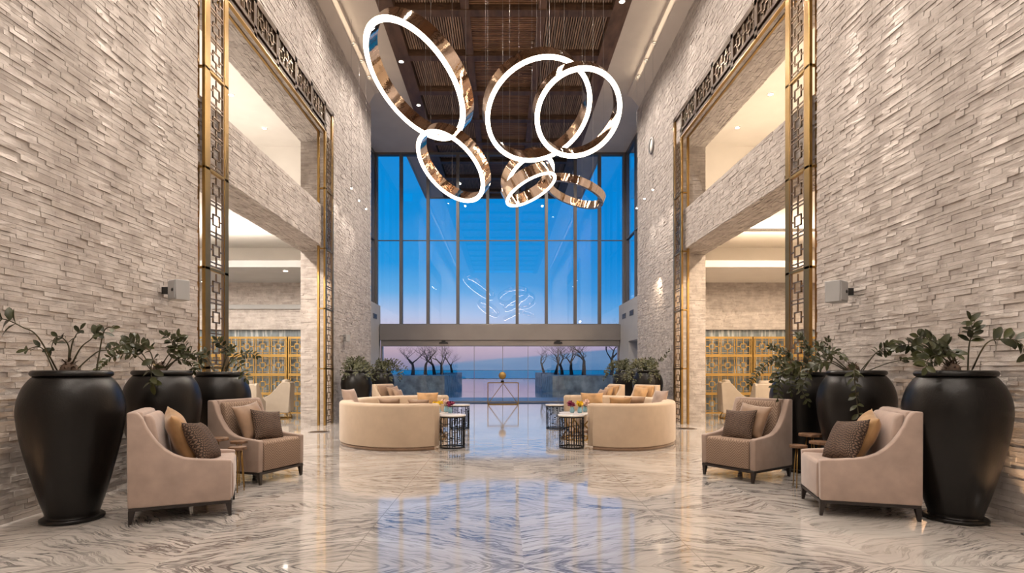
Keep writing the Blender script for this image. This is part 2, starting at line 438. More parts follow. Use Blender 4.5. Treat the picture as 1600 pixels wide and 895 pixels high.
def f_sea(t, b):
    tc = t.n('ShaderNodeTexCoord'); n = t.n('ShaderNodeTexNoise'); n.inputs['Scale'].default_value = .05; n.inputs['Detail'].default_value = 8
    mp = t.n('ShaderNodeMapping'); mp.inputs['Scale'].default_value = (.3, 1.5, 1); t.l(tc.outputs['Object'], mp.inputs[0]); t.l(mp.outputs[0], n.inputs['Vector'])
    t.l(t.ramp(n.outputs[0], [(.35, (.03, .72, .62)), (.7, (.05, 1.0, .80))]), b.inputs['Base Color'])
M['sea'] = mat('sea_water', (.03, .5, .9), .9, spec=.05, fn=f_sea)
def f_blind(t, b):
    tc = t.n('ShaderNodeTexCoord'); sp = t.n('ShaderNodeSeparateXYZ'); t.l(tc.outputs['Object'], sp.inputs[0])
    n = t.n('ShaderNodeTexNoise', noise_dimensions='2D'); n.inputs['Scale'].default_value = 1; n.inputs['Detail'].default_value = 3
    t.l(t.comb(t.m('MULTIPLY', sp.outputs[0], 14), t.m('MULTIPLY', sp.outputs[2], 1.2), 0), n.inputs['Vector'])
    t.l(t.ramp(n.outputs[0], [(.3, (.13,.16,.18)), (.52, (.20,.24,.26)), (.70, (.50,.53,.54))]), b.inputs['Base Color'])
M['blind'] = mat('glazed_store_front', (.4,.45,.5), .25, fn=f_blind)
M['diffuser'] = mat('linear_diffuser', (.12,.11,.10), .6, fn=noisy(3, .05, 0))

# ================================================================== THE SETTING
def stones(mb, O, U, V, N, Wd, H, rng, prot=.014, rmin=.030, rmax=.050):
    """split-face ledger stones over a rectangle: origin O, along U, up V, outward N"""
    O = Vector(O); U = Vector(U); V = Vector(V); N = Vector(N)
    v = 0.0
    while v < H - 1e-4:
        h = rng.uniform(rmin, rmax)
        if v + h > H - .02: h = H - v
        u = 0.0
        first = True
        while u < Wd - 1e-4:
            L = rng.uniform(.07, .30)
            if first: L *= rng.uniform(.3, 1); first = False
            if u + L > Wd - .06: L = Wd - u
            d = rng.uniform(.004, prot) if rng.random() > .035 else -.004
            g = .0012
            c = []
            for (a, bb) in ((u+g, v+g), (u+L-g, v+g), (u+L-g, v+h-g), (u+g, v+h-g)):
                c.append((a, bb))
            tilt = [d + rng.uniform(-.003, .003) for _ in range(4)]
            vs = [O + U*a + V*bb for a, bb in c] + [O + U*c[i][0] + V*c[i][1] + N*max(tilt[i], .0015 if d > 0 else -.001) for i in range(4)]
            mb.add(vs, [(4,5,6,7), (0,1,5,4), (1,2,6,5), (2,3,7,6), (3,0,4,7)])
            u += L
        v += h
rng = random.Random(11)
TOPH = 8.9; CEIL = 9.33
# left / right hall geometry
GEO = {-1: dict(x=3.90, xb=4.60, n=6.92, f=12.33, end=15.95, rec=4.80, blk=4.62),
       1: dict(x=3.98, xb=4.68, n=6.90, f=12.62, end=16.15, rec=4.55, blk=4.32)}
XL = 9.7; YB = 15.2
for s in (-1, 1):
    g = GEO[s]; side = 'left' if s < 0 else 'right'
    X = g['x'] * s; XB = g['xb'] * s; N = (-s, 0, 0)
    mb = MB()
    mb.box(X, XB, -5, g['n'], 0, TOPH)
    mb.box(X, XB, g['n'], g['f'], 6.37, TOPH)
    mb.box(X, XB, g['f'], g['end'], 0, TOPH)
    stones(mb, (X, 3.3, 0), (0,1,0), (0,0,1), N, g['n']-3.3, TOPH, rng)
    stones(mb, (X, g['n'], 6.37), (0,1,0), (0,0,1), N, g['f']-g['n'], TOPH-6.37, rng)
    stones(mb, (X, g['f'], 0), (0,1,0), (0,0,1), N, g['end']-g['f'], TOPH, rng)
    # reveals: pier face towards the camera, soffit of the opening
    stones(mb, (X, g['f'], 0), (s,0,0), (0,0,1), (0,-1,0), .7, 6.37, rng)
    stones(mb, (X, g['n'], 6.37), (0,1,0), (s,0,0), (0,0,-1), g['f']-g['n'], .7, rng)
    o = mb.build('wall_' + side, M['stone'], kind='structure')
    # stone-clad gallery edge crossing the opening
    mb = MB(); xa = X + s*.06
    mb.box(xa, XB, g['n'], g['f'], 3.9, 4.78)
    stones(mb, (xa, g['n'], 3.9), (0,1,0), (0,0,1), N, g['f']-g['n'], .88, rng)
    stones(mb, (xa, g['n'], 3.9), (0,1,0), (s,0,0), (0,0,-1), g['f']-g['n'], .64, rng)
    mb.build('wall_gallery_' + side, M['stone'], kind='structure')
    # lounge shell behind the opening
    lx = XL * s
    mb = MB()
    mb.box(lx, lx + s*.2, 2.0, YB, 0, 7.6)
    mb.box(XB, lx + s*.2, 1.8, 2.0, 0, 7.6)
    mb.box(XB, lx, 1.8, g['f'] + 2.9, 7.45, 7.65)                  # upper ceiling
    mb.box(XB, lx, YB, YB + .2, 3.63, 7.6)                        # end wall, upper
    mb.build('wall_lounge_' + side, M['white'], kind='structure')
    mb = MB()
    mb.box(XB, lx, 1.8, YB, 4.62, 4.76)                            # gallery slab / tray ceiling of the lounge
    mb.build('ceiling_lounge_' + side, M['white'], kind='structure')
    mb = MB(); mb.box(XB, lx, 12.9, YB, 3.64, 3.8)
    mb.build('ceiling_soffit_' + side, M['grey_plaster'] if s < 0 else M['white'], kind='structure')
    mb = MB(); mb.box(XB, lx, YB, YB + .2, 2.33, 3.66)
    stones(mb, (min(XB, lx), YB, 2.33), (1,0,0), (0,0,1), (0,-1,0), abs(lx-XB), 1.32, rng, .016)
    mb.build('wall_lounge_end_' + side, M['stone'], kind='structure')
    if s < 0:
        mb = MB(); mb.box(XB, lx, YB-.05, YB+.02, 2.90, 3.02)
        mb.build('trim_1', M['greyplastic'], kind='structure')
    # shallow glazing / shop front behind the brass screens
    mb = MB(); mb.box(XB, lx, YB + .12, YB + .2, 0, 2.33)
    mb.build('window_lounge_' + side, M['blind'], kind='structure')
    # recess by the window wall
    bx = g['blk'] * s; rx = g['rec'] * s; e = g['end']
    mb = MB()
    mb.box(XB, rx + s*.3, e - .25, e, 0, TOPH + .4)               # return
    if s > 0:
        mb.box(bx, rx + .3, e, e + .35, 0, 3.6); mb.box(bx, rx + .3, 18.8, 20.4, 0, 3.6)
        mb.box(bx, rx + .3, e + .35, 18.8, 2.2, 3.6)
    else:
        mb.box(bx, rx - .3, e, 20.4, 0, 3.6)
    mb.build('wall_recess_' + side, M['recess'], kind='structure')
    # window return above
    mb = MB(); ys = (e + .06, 17.4, 18.9, 20.25)
    for y in ys: mb.box(rx, rx + s*.12, y - .06, y + .06, 3.6, 9.3)
    mb.box(rx, rx + s*.12, e, 20.3, 9.2, 9.34); mb.box(rx, rx + s*.12, e, 20.3, 3.6, 3.68); mb.box(rx, rx + s*.1, e, 20.3, 6.03, 6.07)
    wf = mb.build('window_frame_' + side, M['alu'], kind='structure')
    MB().box(rx + s*.05, rx + s*.062, e, 20.3, 3.62, 9.3).build('pane', M['glass'], wf)
    for k, y in enumerate((18.35, 19.5)):
        v = MB().box(bx - s*.012, bx + s*.01, y - .28, y + .28, 3.05, 3.22)
        o = v.build('wall_vent', M['alu']); mv = MB()
        for q in range(4): mv.box(bx - s*.02, bx - s*.008, y - .26, y + .26, 3.07 + q*.04, 3.085 + q*.04)
        mv.build('louvre', M['blackplastic'], o)
        tag(o, 'grey slotted air vent on the white block %s of the glass, %s one' % (side, 'nearer' if k == 0 else 'farther'), 'vent')

# floor
fl = MB().box(-11, 11, -6, 20.45, -.2, 0).build('floor', M['marble'], kind='structure')
MB().box(-4.75, 4.5, 19.2, 20.1, -.01, .006).build('floor_mat_strip', M['darkbronze'], kind='structure')
tw = MB().box(-14, 14, 20.45, 24.0, -.2, -.012).build('ground_terrace', M['paving'], kind='structure')
# rear wall closing the hall behind the camera
MB().box(-5, 5, -5.2, -5, 0, 9.4).build('wall_rear', M['white'], kind='structure')

# ceiling: plaster soffits, cove steps, timber panel between
mb = MB()
for s in (-1, 1):
    mb.box(s*2.82, s*3.62, -5.2, 25.6, CEIL, CEIL + .15)
    g = GEO[s]; X = g['x'] * s
    # cove: flat ledge lower than the soffit
    poly = [(s*3.62, CEIL + .15), (s*3.62, CEIL - .10), (s*3.74, CEIL - .14), (X, TOPH), (X + s*.3, TOPH), (X + s*.3, CEIL + .15)]
    mb.prism(poly, -5.2, g['end'] - .2)
    mb.box(s*3.62, s*5.3, g['end'] - .2, 20.4, CEIL, CEIL + .15)
mb.box(-2.82, 2.82, -5.2, 25.6, CEIL + .32, CEIL + .42)
mb.build('ceiling', M['plaster'], kind='structure')
mb = MB(); mb.box(-2.8, 2.8, -5.2, 25.6, CEIL + .26, CEIL + .32); mb.build('ceiling_backing', M['void'], kind='structure')
beams = MB()
ys = [12.41 + 1.79*k for k in range(-9, 8)]
for s in (-1, 1):
    beams.box(s*2.46, s*2.82, -5.2, 25.58, CEIL - .01, CEIL + .28)
    beams.box(s*.78, s*.97, -5.2, 25.58, CEIL + .02, CEIL + .28)
for y in ys:
    beams.box(-2.46, 2.46, y - .12, y + .12, CEIL + .0, CEIL + .28)
beams.box(-2.82, 2.82, 25.4, 25.6, CEIL - .02, CEIL + .3)
beams.build('trim_2', M['timber'], kind='structure')
sl = MB(); sc = MB()
for i in range(len(ys) - 1):
    a, b = ys[i] + .12, ys[i+1] - .12
    for s in (-1, 1):
        x = 1.0
        while x < 2.44:
            sl.box(s*x, s*(x+.034), a, b - .08, CEIL + .12, CEIL + .16); x += .058
    y = a + .03
    while y < b - .03:
        sc.box(-.78, .78, y, y + .045, CEIL + .10, CEIL + .15); y += .075
sl.build('trim_3', M['slat'], kind='structure'); sc.build('trim_4', M['slat2'], kind='structure')
mb = MB()
for s in (-1, 1):
    mb.box(s*2.82, s*3.66, 25.6, 25.66, CEIL - .06, CEIL + .4); mb.box(s*3.62, s*3.68, 20.5, 25.66, CEIL - .06, CEIL + .4)
mb.box(-2.82, 2.82, 25.6, 25.66, CEIL - .06, CEIL + .4); mb.box(-3.68, 3.68, 20.5, 25.66, CEIL + .4, CEIL + .5)
mb.build('trim_5', M['grey_plaster'], kind='structure')

# window wall
YG = 20.4; k = YG / F
def gx(px): return (px - CX) * k
def gz(py): return EYE + (CY - py) * k
mb = MB()
xs = [588, 627, 669, 715.5, 762, 808, 853.5, 898.5, 936.5, 975]
for px in xs:
    x = gx(px); mb.box(x - .055, x + .055, YG - .10, YG + .1, gz(508), CEIL - .02)
mb.box(gx(584), gx(978), YG - .08, YG + .1, gz(243), CEIL)
mb.box(gx(584), gx(978), YG - .06, YG + .06, gz(510), gz(506))
mb.box(gx(586), gx(976), YG - .015, YG + .015, gz(376.6), gz(375))
wn = mb.build('window_1', M['alu'], kind='structure')
for i in range(9):
    MB().box(gx(xs[i]) + .05, gx(xs[i+1]) - .05, YG - .006, YG + .006, gz(507), gz(242)).build('pane', M['glass'], wn)
# steel header and sliding door rail
MB().box(gx(596), gx(967), YG - .30, YG + .12, gz(532), gz(507.5)).build('trim_6', M['steel'], bevel=.01, kind='structure')
hd = MB().box(gx(597), gx(966), YG - .22, YG + .1, gz(541), gz(532)).build('door_rail', M['steel'], bevel=.008, kind='structure')
mb = MB()
mb.box(gx(596), gx(598.5), YG - .1, YG + .1, 0, 2.1); mb.box(gx(965), gx(967.5), YG - .1, YG + .1, 0, 2.1)
mb.box(gx(597), gx(966), YG - .04, YG + .04, 0, .035)
dr = mb.build('door_1', M['steel'], kind='structure')
dx = [598.5, 691, 741, 785.5, 825, 872, 965]
for i in range(6):
    MB().box(gx(dx[i]) + .008, gx(dx[i+1]) - .008, YG - .006 + (.03 if i in (2, 3) else 0), YG + .006 + (.03 if i in (2, 3) else 0), .035, 2.09).build('glass_leaf', M['glass'], dr)
    if i: MB().box(gx(dx[i]) - .008, gx(dx[i]) + .008, YG - .01, YG + .03, .035, 2.09).build('door_edge', M['steel'], dr)
for px, nm in ((693, 'left'), (872, 'right')):
    t = thing('motion_sensor', 'black motion sensor on the steel rail over the %s sliding door' % nm, 'sensor', P(px, 534.5, YG - .26))
    MB().prism([(-.17, -.05), (.17, -.05), (.13, .01), (-.13, .01)], -.06, .04).build('housing', M['blackplastic'], t, bevel=.01)
    MB().box(-.07, .07, -.05, .04, .01, .06).build('eye', M['blackplastic'], t)

# ================================================================== OUTSIDE
pl = MB().box(-16, 16, 24.0, 76, -.6, -.03).build('pool_water', M['pool'], kind='structure')
MB().box(-16, 16, 76, 76.6, -3, .02).build('ground_pool_edge', M['pot_stone'], kind='structure')
MB().add([(-9000, 77, -12), (9000, 77, -12), (9000, 16000, -12), (-9000, 16000, -12)], [(0,1,2,3)]).build('ground_sea', M['sea'], kind='structure')
for x0, x1, y0, y1, h, lb in ((-8.5, -2.85, 26.2, 33.5, .93, 'long low slate planter left of the pool, with a row of bare trees'), (-4.7, -3.45, 38, 45, 1.0, 'small far slate planter at the pool end of the left tree row'),
                              (2.35, 9.0, 26.2, 33.5, .93, 'long low slate planter right of the pool, with a row of bare trees'), (2.6, 3.9, 38, 45, 1.0, 'small far slate planter at the pool end of the right tree row')):
    tag(MB().box(x0, x1, y0, y1, -.6, h).build('stone_planter', M['pot_stone'], bevel=.02), lb, 'planter')

def tree(base, h, seed, lean=0, label='', r0=.13, spread=1.0):
    rg = random.Random(seed)
    t = thing('bare_tree', label, 'tree', base, group=None)
    trunk = MB(); twig = MB()
    def grow(p, d, L, r, lev):
        pts = [p]; n = 5 if lev < 2 else 4; dd = d.copy()
        for i in range(n):
            j = .16 if lev == 0 else .28
            dd = (dd + Vector((rg.uniform(-j, j), rg.uniform(-j, j), rg.uniform(-.1, .2)))).normalized()
            pts.append(pts[-1] + dd*L/n)
        rr = [r*(1 - .45*i/n) for i in range(n+1)]
        (trunk if lev < 2 else twig).tube(pts, rr, 7 if lev < 2 else 4, cap=False)
        if lev >= 5 or L < .12: return
        nb = 3 if lev in (0, 1, 2, 3) else 2
        for q in range(nb):
            a = rg.uniform(0, 2*PI)
            side = Vector((math.cos(a), math.sin(a), rg.uniform(-.1, .6)))
            nd = (dd*.75 + side*(.9*spread)).normalized()
            src = pts[-1] if q < 2 else pts[-2]
            grow(src, nd, L*rg.uniform(.62, .92), rr[-1]*rg.uniform(.62, .85), lev+1)
    grow(Vector((0,0,0)), Vector((lean, 0, 1)).normalized(), h*.2, r0, 0)
    trunk.build('trunk', M['trunk'], t); twig.build('twigs', M['trunk'], t)
tl = [(645, 588, 29, 3.3, .1, 'first tree from the left on the left planter'), (665, 586, 30, 3.2, -.05, 'second tree from the left on the left planter, straight'),
      (679, 585, 31, 3.3, -.15, 'forked bare tree in the middle of the left planter'), (690.5, 584, 32, 3.1, .1, 'fourth bare tree on the left planter'),
      (706, 583, 40, 3.3, .05, 'small bare tree at the pool end of the left planter'),
      (850, 583, 40, 3.5, -.1, 'leaning bare tree at the pool end of the right planter'), (868, 584, 32, 3.2, .05, 'second bare tree on the right planter from the pool'),
      (878, 585, 31, 3.0, .05, 'straight bare tree in the middle of the right planter'), (893, 586, 30, 3.6, -.1, 'thick bare tree on the right planter'),
      (912, 588, 29, 3.9, .15, 'crooked bare tree nearest the right sofa on the right planter'), (955, 588, 28, 4.4, .2, 'tall bare tree beyond the right edge of the glass doors')]
for i, (px, py, d, h, ln, lb) in enumerate(tl):
    tree(Vector(((px-CX)*d/F, d, .92)), h, 40 + i, ln, ('dark ' + lb if not lb.startswith('dark') else lb), .11 if i != 9 else .13)
tree(Vector((6.8, 17.6, 0)), 4.0, 90, -.1, 'bare tree outside the side opening right of the fern urns', .12)
MB().box(5.2, 12, 15.5, 20.45, -.2, -.012).build('ground_side_terrace', M['paving'], kind='structure')

# ================================================================== BRASS LATTICE PORTALS
def lattice(mb, L, Wd, put, th=.016, unit=.43):
    """repeated square-and-link fretwork along length L, width Wd; put(a0,a1,b0,b1) adds a box (a along, b across)"""
    n = max(1, round(L / unit)); u = L / n
    for i in range(n):
        a = i * u
        put(a, a + th, 0, Wd); put(a + .05, a + .05 + th, 0, Wd)
        m = a + .05 + (u - .05) / 2; q = .27 * u * .7; c = Wd / 2; r = Wd * .24
        put(m - q, m - q + th, c - r, c + r); put(m + q - th, m + q, c - r, c + r)
        put(m - q, m + q, c - r, c - r + th); put(m - q, m + q, c + r - th, c + r)
        put(a, m - q, c - th/2, c + th/2); put(m + q, a + u, c - th/2, c + th/2)
        put(m - th/2, m + th/2, 0, c - r); put(m - th/2, m + th/2, c + r, Wd)
for s in (-1, 1):
    g = GEO[s]; side = 'left' if s < 0 else 'right'
    xf = g['x'] - .05; d0 = g['n'] + .10; d1 = g['f'] - .01; i0 = d0 + .60; i1 = d1 - .57; hi = 6.36; ho = 7.0
    t = thing('brass_portal_frame', 'tall brass portal frame with fretwork panels lining the %s wall opening' % side, 'lattice frame', (s*xf, d0, 0))
    def bx(mb, y0, y1, z0, z1, xa=0.0, xb=.045):
        mb.box(s*xa, s*xb, y0 - d0, y1 - d0, z0, z1)
    fr = MB()
    joints = [1.23, 2.53, 3.83, 5.13]
    for z in joints: bx(fr, d0, i0, z - .02, z + .02); bx(fr, d0, d0 + .04, z - .015, z + .015, .04, .11)
    bx(fr, d0, d0 + .12, 0, ho); bx(fr, i0 - .11, i0, 0, hi)
    bx(fr, d0 - .02, d0 + .05, 0, ho, .10, .15)
    fr.build('near_frame', M['brass'], t, bevel=.004, seg=1); fn = fr; fr = MB()
    # far column bars
    bx(fr, i1, i1 + .10, 0, hi); bx(fr, d1 - .10, d1, 0, ho)
    bx(fr, i1 + .0, i1 + .05, 0, hi, .13, .18)
    for z in joints:
        bx(fr, i1, d1, z - .02, z + .02); bx(fr, i1, i1 + .04, z - .015, z + .015, .04, .14)
    fr.build('far_frame', M['brass'], t, bevel=.004, seg=1)
    tp = MB()
    bx(tp, i0 - .11, i1 + .1, hi, hi + .07); bx(tp, d0, d1, ho - .10, ho); bx(tp, i0 - .11, i1 + .1, hi + .13, hi + .19, 0, .045)
    nseg = 5; step = (i1 - i0) / nseg
    for q in range(nseg + 1):
        y = i0 + q*step; bx(tp, y - .05, y + .05, hi, ho)
    tp.build('head_frame', M['darkbronze'], t, bevel=.004, seg=1)
    ed = MB(); bx(ed, i0 - .1, i1 + .1, hi - .012, hi + .01, -.002, .05); bx(ed, i0, i1, hi - .015, hi + .015, .13, .17); ed.build('edge_trim', M['brass'], t)
    # fretwork
    zs = [0.0] + joints + [hi]
    bk = MB(); bx(bk, i0 - .1, i1 + .1, hi + .02, ho - .03, .034, .049); bk.build('head_backing', M['darkbronze'], t)
    for (y0, y1) in ((d0 + .12, i0 - .11), (i1 + .10, d1 - .10)):
        lt = MB()
        for z0, z1 in zip(zs[:-1], zs[1:]):
            lattice(lt, z1 - z0 - .08, y1 - y0, lambda a0, a1, b0, b1: bx(lt, y0 + b0, y0 + b1, z0 + .04 + a0, z0 + .04 + a1, .012, .03))
        for yy in (y0, y1 - .03):
            bx(lt, yy, yy + .03, 0, hi, .01, .034)
        lt.build('fretwork', M['bronze'], t)
    for q in range(nseg):
        y0 = i0 + q*step + .05; y1 = y0 + step - .1
        lt = MB(); lattice(lt, y1 - y0, ho - .1 - hi - .19, lambda a0, a1, b0, b1: bx(lt, y0 + a0, y0 + a1, hi + .19 + b0, hi + .19 + b1, .012, .03))
        lt.build('head_fretwork', M['bronze'], t)

# ================================================================== BRASS SCREENS AT THE END OF THE LOUNGES
def screen(x0, label):
    t = thing('fretwork_screen', label, 'screen', (x0, YB - .02, 0), group=None)
    Wn = 1.80; fr = MB(); lt = MB()
    for x in (0, Wn): fr.box(x - .03, x + .03, -.05, 0, 0, 2.13)
    rows = [(0.03, .50), (.58, 1.03), (1.11, 1.56), (1.64, 2.07)]
    for z0, z1 in zip([0, .50, 1.03, 1.56, 2.07], [.03, .58, 1.11, 1.64, 2.13]): fr.box(0, Wn, -.045, -.005, z0, z1)
    for z0, z1 in rows:
        for c in range(4):
            a = .03 + c*.435; b = a + .435; m = (a + b)/2; zm = (z0 + z1)/2; th = .024
            for x in (a + .02, b - .02 - th): lt.box(x, x + th, -.035, -.015, z0, z1)
            for q, hx in ((.085, 1),):
                lt.box(m - q, m + q, -.035, -.015, zm + q - th, zm + q); lt.box(m - q, m + q, -.035, -.015, zm - q, zm - q + th)
                lt.box(m - q, m - q + th, -.035, -.015, zm - q, zm + q); lt.box(m + q - th, m + q, -.035, -.015, zm - q, zm + q)
            lt.box(m - th/2, m + th/2, -.035, -.015, z0, zm - .085); lt.box(m - th/2, m + th/2, -.035, -.015, zm + .085, z1)
            lt.box(a + .02, m - .085, -.035, -.015, zm - th/2, zm + th/2); lt.box(m + .085, b - .02, -.035, -.015, zm - th/2, zm + th/2)
            lt.box(a, b, -.035, -.015, z0 + .04, z0 + .052); lt.box(a, b, -.035, -.015, z1 - .052, z1 - .04)
    fr.build('frame', M['goldpaint'], t); lt.build('fretwork', M['goldpaint'], t)
for i, x in enumerate((-9.66, -7.83, -6.0)):
    screen(x, ['gold fretwork screen at the back of the left lounge, seen through the portal lattice', 'wide gold fretwork screen behind the left lounge chair', 'gold fretwork screen at the back of the left lounge, next to the stone pier'][i])
for i, x in enumerate((5.12, 6.95, 8.78 - .87 + .87)):
    if x + 1.8 > XL + .9: continue
    screen(x, ['gold fretwork screen at the back of the right lounge, next to the stone pier', 'gold fretwork screen of the right lounge behind the leftmost plant sprays', 'gold fretwork screen at the far right end of the right lounge'][i])

# ================================================================== RING CHANDELIER
def ring(label, c, n, r, wd=.16, cables=3, hw_=.036, inset=0):
    c = Vector(c); n = Vector(n).normalized()
    t = thing('ring_pendant_light', label, 'chandelier ring', c, group='polished rings hanging from the timber ceiling')
    q = n.to_track_quat('Z', 'Y').to_matrix().to_4x4()
    seg = 96; th = .022
    def hoop(prof):
        mb = MB(); vs = []; fs = []; m = len(prof)
        for i in range(seg):
            a = 2*PI*i/seg
            for rr, z in prof: vs.append(q @ Vector((rr*math.cos(a), rr*math.sin(a), z)))
        for i in range(seg):
            for j in range(m):
                fs.append((i*m + j, ((i+1) % seg)*m + j, ((i+1) % seg)*m + (j+1) % m, i*m + (j+1) % m))
        return mb.add(vs, fs, False)
    hw = hw_
    o = hoop([(r - hw, -.012), (r + hw, -.012), (r + hw, -wd), (r - hw, -wd)]).build('band', M['mirror'], t)
    for p in o.data.polygons: p.use_smooth = True
    o.data.set_sharp_from_angle(angle=R(40))
    e = inset
    hoop([(r - hw + e, -.013), (r - hw + e, .004 - e), (r - hw + .008 + e, .012 - e*1.4), (r + hw - .008 - e, .012 - e*1.4), (r + hw - e, .004 - e), (r + hw - e, -.013)]).build('light_strip', M['led'], t)
    u = Vector((0, 0, 1)).cross(n); u = u.normalized() if u.length > .01 else Vector((1,0,0)); v = n.cross(u)
    for i in range(cables):
        a = R(90) + 2*PI*i/cables
        p = (u*math.cos(a) + v*math.sin(a))*r - n*wd
        MB().tube([p, Vector((p.x, p.y, CEIL - c.z))], .0016, 5).build('cable', M['steel'], t)
ring('largest glowing ring, upper left, steeply tilted beside the plaster soffit', (-1.486, 9.0, 5.942), (-.582, -.323, -.746), 1.011, wd=.24, hw_=.048)
ring('smaller glowing ring hanging just under the big upper left ring', (-.927, 9.4, 4.69), (-.539, -.388, -.748), .679, wd=.2)
ring('large glowing ring in the centre, in front of the timber ceiling', (.589, 9.0, 5.456), (.24, -.56, -.79), .875, wd=.26)
ring('glowing ring overlapping the right side of the large centre ring', P(904, 179, 8.6), (.14, -.70, -.70), .665, wd=.24)
ring('small glowing ring tilted low under the centre, its mirror band showing', P(830, 297, 9.3), (.44, -.10, -.88), .455, wd=.2, hw_=.026)
ring('polished ring hanging lowest on the right, its light strip hidden on top', P(901, 293, 9.8), (.33, .02, .94), .52, wd=.15, hw_=.03, inset=.012)
ring('small glowing ring half hidden behind the low tilted ring', P(829, 280, 10.3), (.50, -.45, -.74), .50, wd=.2, hw_=.035)

# tiny star pendants by the pier walls
for i, (px, py, d, lb) in enumerate(((549, 294, 12.6, 'first'), (561, 313, 13.3, 'middle'), (572, 326, 13.9, 'lowest'), (1020, 296, 12.9, 'first'), (1007, 310, 13.7, 'middle'), (995, 325, 14.5, 'lowest'))):
    p = P(px, py, d); sd = 'left' if i < 3 else 'right'
    t = thing('star_pendant', '%s tiny star-bright pendant in the group of three by the %s pier wall' % (lb, sd), 'pendant light', p, group='star pendants by the %s pier' % sd)
    MB().lathe([(.001, .06), (.012, .05), (.018, .03), (.018, .0), (.001, -.002)], seg=12, cap=False).build('cap', M['steel'], t)
    MB().lathe([(.0, -.025), (.016, -.018), (.022, 0), (.016, .006), (0, .008)], seg=12, cap=False).build('bulb', M['lamp'], t)
    MB().tube([(0, 0, .05), (0, 0, CEIL - p.z)], .003, 5).build('cable', M['steel'], t)
    sgn = -1 if i < 3 else 1
    spot('pendant_glow', p + Vector((0, 0, -.04)), p + Vector((sgn*.45, 0, -1.4)), 38, NEUT, 70, 1.0, .04)

# downlights seen in the lounge ceilings
def downlight(p, label, up=True):
    t = thing('recessed_downlight', label, 'downlight', p)
    MB().lathe([(.055, 0), (.075, 0), (.075, -.012), (.055, -.012)], seg=24, cap=False).build('trim_ring', M['white'], t)
    MB().lathe([(0, -.002), (.054, -.002), (.054, -.008), (0, -.008)], seg=20, cap=False).build('lens', M['lamp'], t)
def at_h(px, py, h):
    d = (h - EYE) * F / (CY - py); return P(px, py, d)
for px, py, h, lb in ((361, 148, 7.45, 'recessed downlight in the left gallery ceiling beside the fretwork column'), (413, 200, 7.45, 'recessed downlight in the middle of the left gallery ceiling'),
                  (446, 423, 3.64, 'recessed downlight in the grey soffit of the left lounge'), (318, 440, 3.64, 'recessed downlight at the left end of the grey lounge soffit'),
                  (1204, 147, 7.45, 'recessed downlight in the right gallery ceiling'), (1152, 199, 7.45, 'recessed downlight at the far end of the right gallery ceiling')):
    downlight(at_h(px, py, h - .005), lb)
for px, py, i in ((627, 96, 0), (654, 164, 1), (972, 2, 2)):
    p = at_h(px, py, CEIL - .012); downlight(p, ['recessed downlight in the left edge beam of the timber ceiling', 'farther recessed downlight in the left edge beam of the timber ceiling', 'recessed downlight in the right edge beam of the timber ceiling'][i])
for px, py, h, lb in ((545, 68, 9.195, 'nearest'), (558, 95, 9.195, 'middle'), (568, 120, 9.195, 'farthest'), (1023, 67, 9.195, 'nearest'), (1010, 94, 9.195, 'middle'), (997, 119, 9.195, 'farthest')):
    p = at_h(px, py, h); p.x = math.copysign(3.68, p.x)
    t = thing('cove_downlight', '%s of three small unlit downlights in the %s cove ledge' % (lb, 'left' if px < 787 else 'right'), 'downlight', p)
    MB().lathe([(.035, 0), (.055, 0), (.055, -.014), (.035, -.014)], seg=24, cap=False).build('trim_ring', M['white'], t)
    MB().lathe([(0, .002), (.035, .002), (.035, -.004), (0, -.004)], seg=20, cap=False).build('lens', M['greyplastic'], t)
# linear diffuser in the right lounge ceiling
t = thing('linear_air_diffuser', 'dark slotted air diffuser in the right lounge ceiling', 'diffuser', at_h(1200, 357, 4.615))
mb = MB()
for q in range(3): mb.box(-.9, 1.4, q*.10, q*.10 + .045, -.012, 0)
mb.build('slot', M['diffuser'], t)

# ================================================================== WALL DEVICES
def speaker(p, s, sc, label):
    t = thing('wall_speaker', label, 'speaker', p)
    q = Matrix.Rotation(s*R(35), 4, 'Z')
    MB().box(-.09*sc, .11*sc, -.08*sc, .08*sc, -.12*sc, .12*sc).build('case', M['greyplastic'], t, bevel=.008*sc, xf=q)
    MB().box(-.07*sc, .09*sc, -.09*sc, -.08*sc, -.10*sc, .10*sc).build('grille', M['greyplastic'], t, xf=q)
    MB().lathe([(.0, 0), (.02*sc, 0), (.02*sc, .006), (0, .006)], c=(0,0,0), seg=12, cap=False).build('badge', M['blackplastic'], t, xf=q @ Matrix.Translation((.05*sc, -.091*sc, 0)) @ Matrix.Rotation(R(90), 4, 'X'))
    MB().box(s*.05, s*.19*sc, -.02, .02, -.04, .04).build('bracket', M['blackplastic'], t)
speaker(P(279, 454, 6.2), -1, .95, 'grey box speaker on the left stone wall above the urns')
speaker(P(1306, 456, 6.15), 1, 1.0, 'grey box speaker on the right stone wall above the urns')
speaker(P(541, 528, 13.2), -1, .7, 'small pale speaker on the left pier wall beyond the portal')
t = thing('in_wall_speaker', 'round speaker set flush high in the right pier wall', 'speaker', (3.955, 14.55, 7.2))
MB().lathe([(.17, 0), (.21, 0), (.21, .03), (.17, .03)], seg=32, cap=False).build('ring', M['greyplastic'], t, xf=Matrix.Rotation(R(-90), 4, 'Y'))
MB().lathe([(0, .005), (.17, .005), (.17, .012), (0, .012)], seg=32, cap=False).build('grille', M['white'], t, xf=Matrix.Rotation(R(-90), 4, 'Y'))
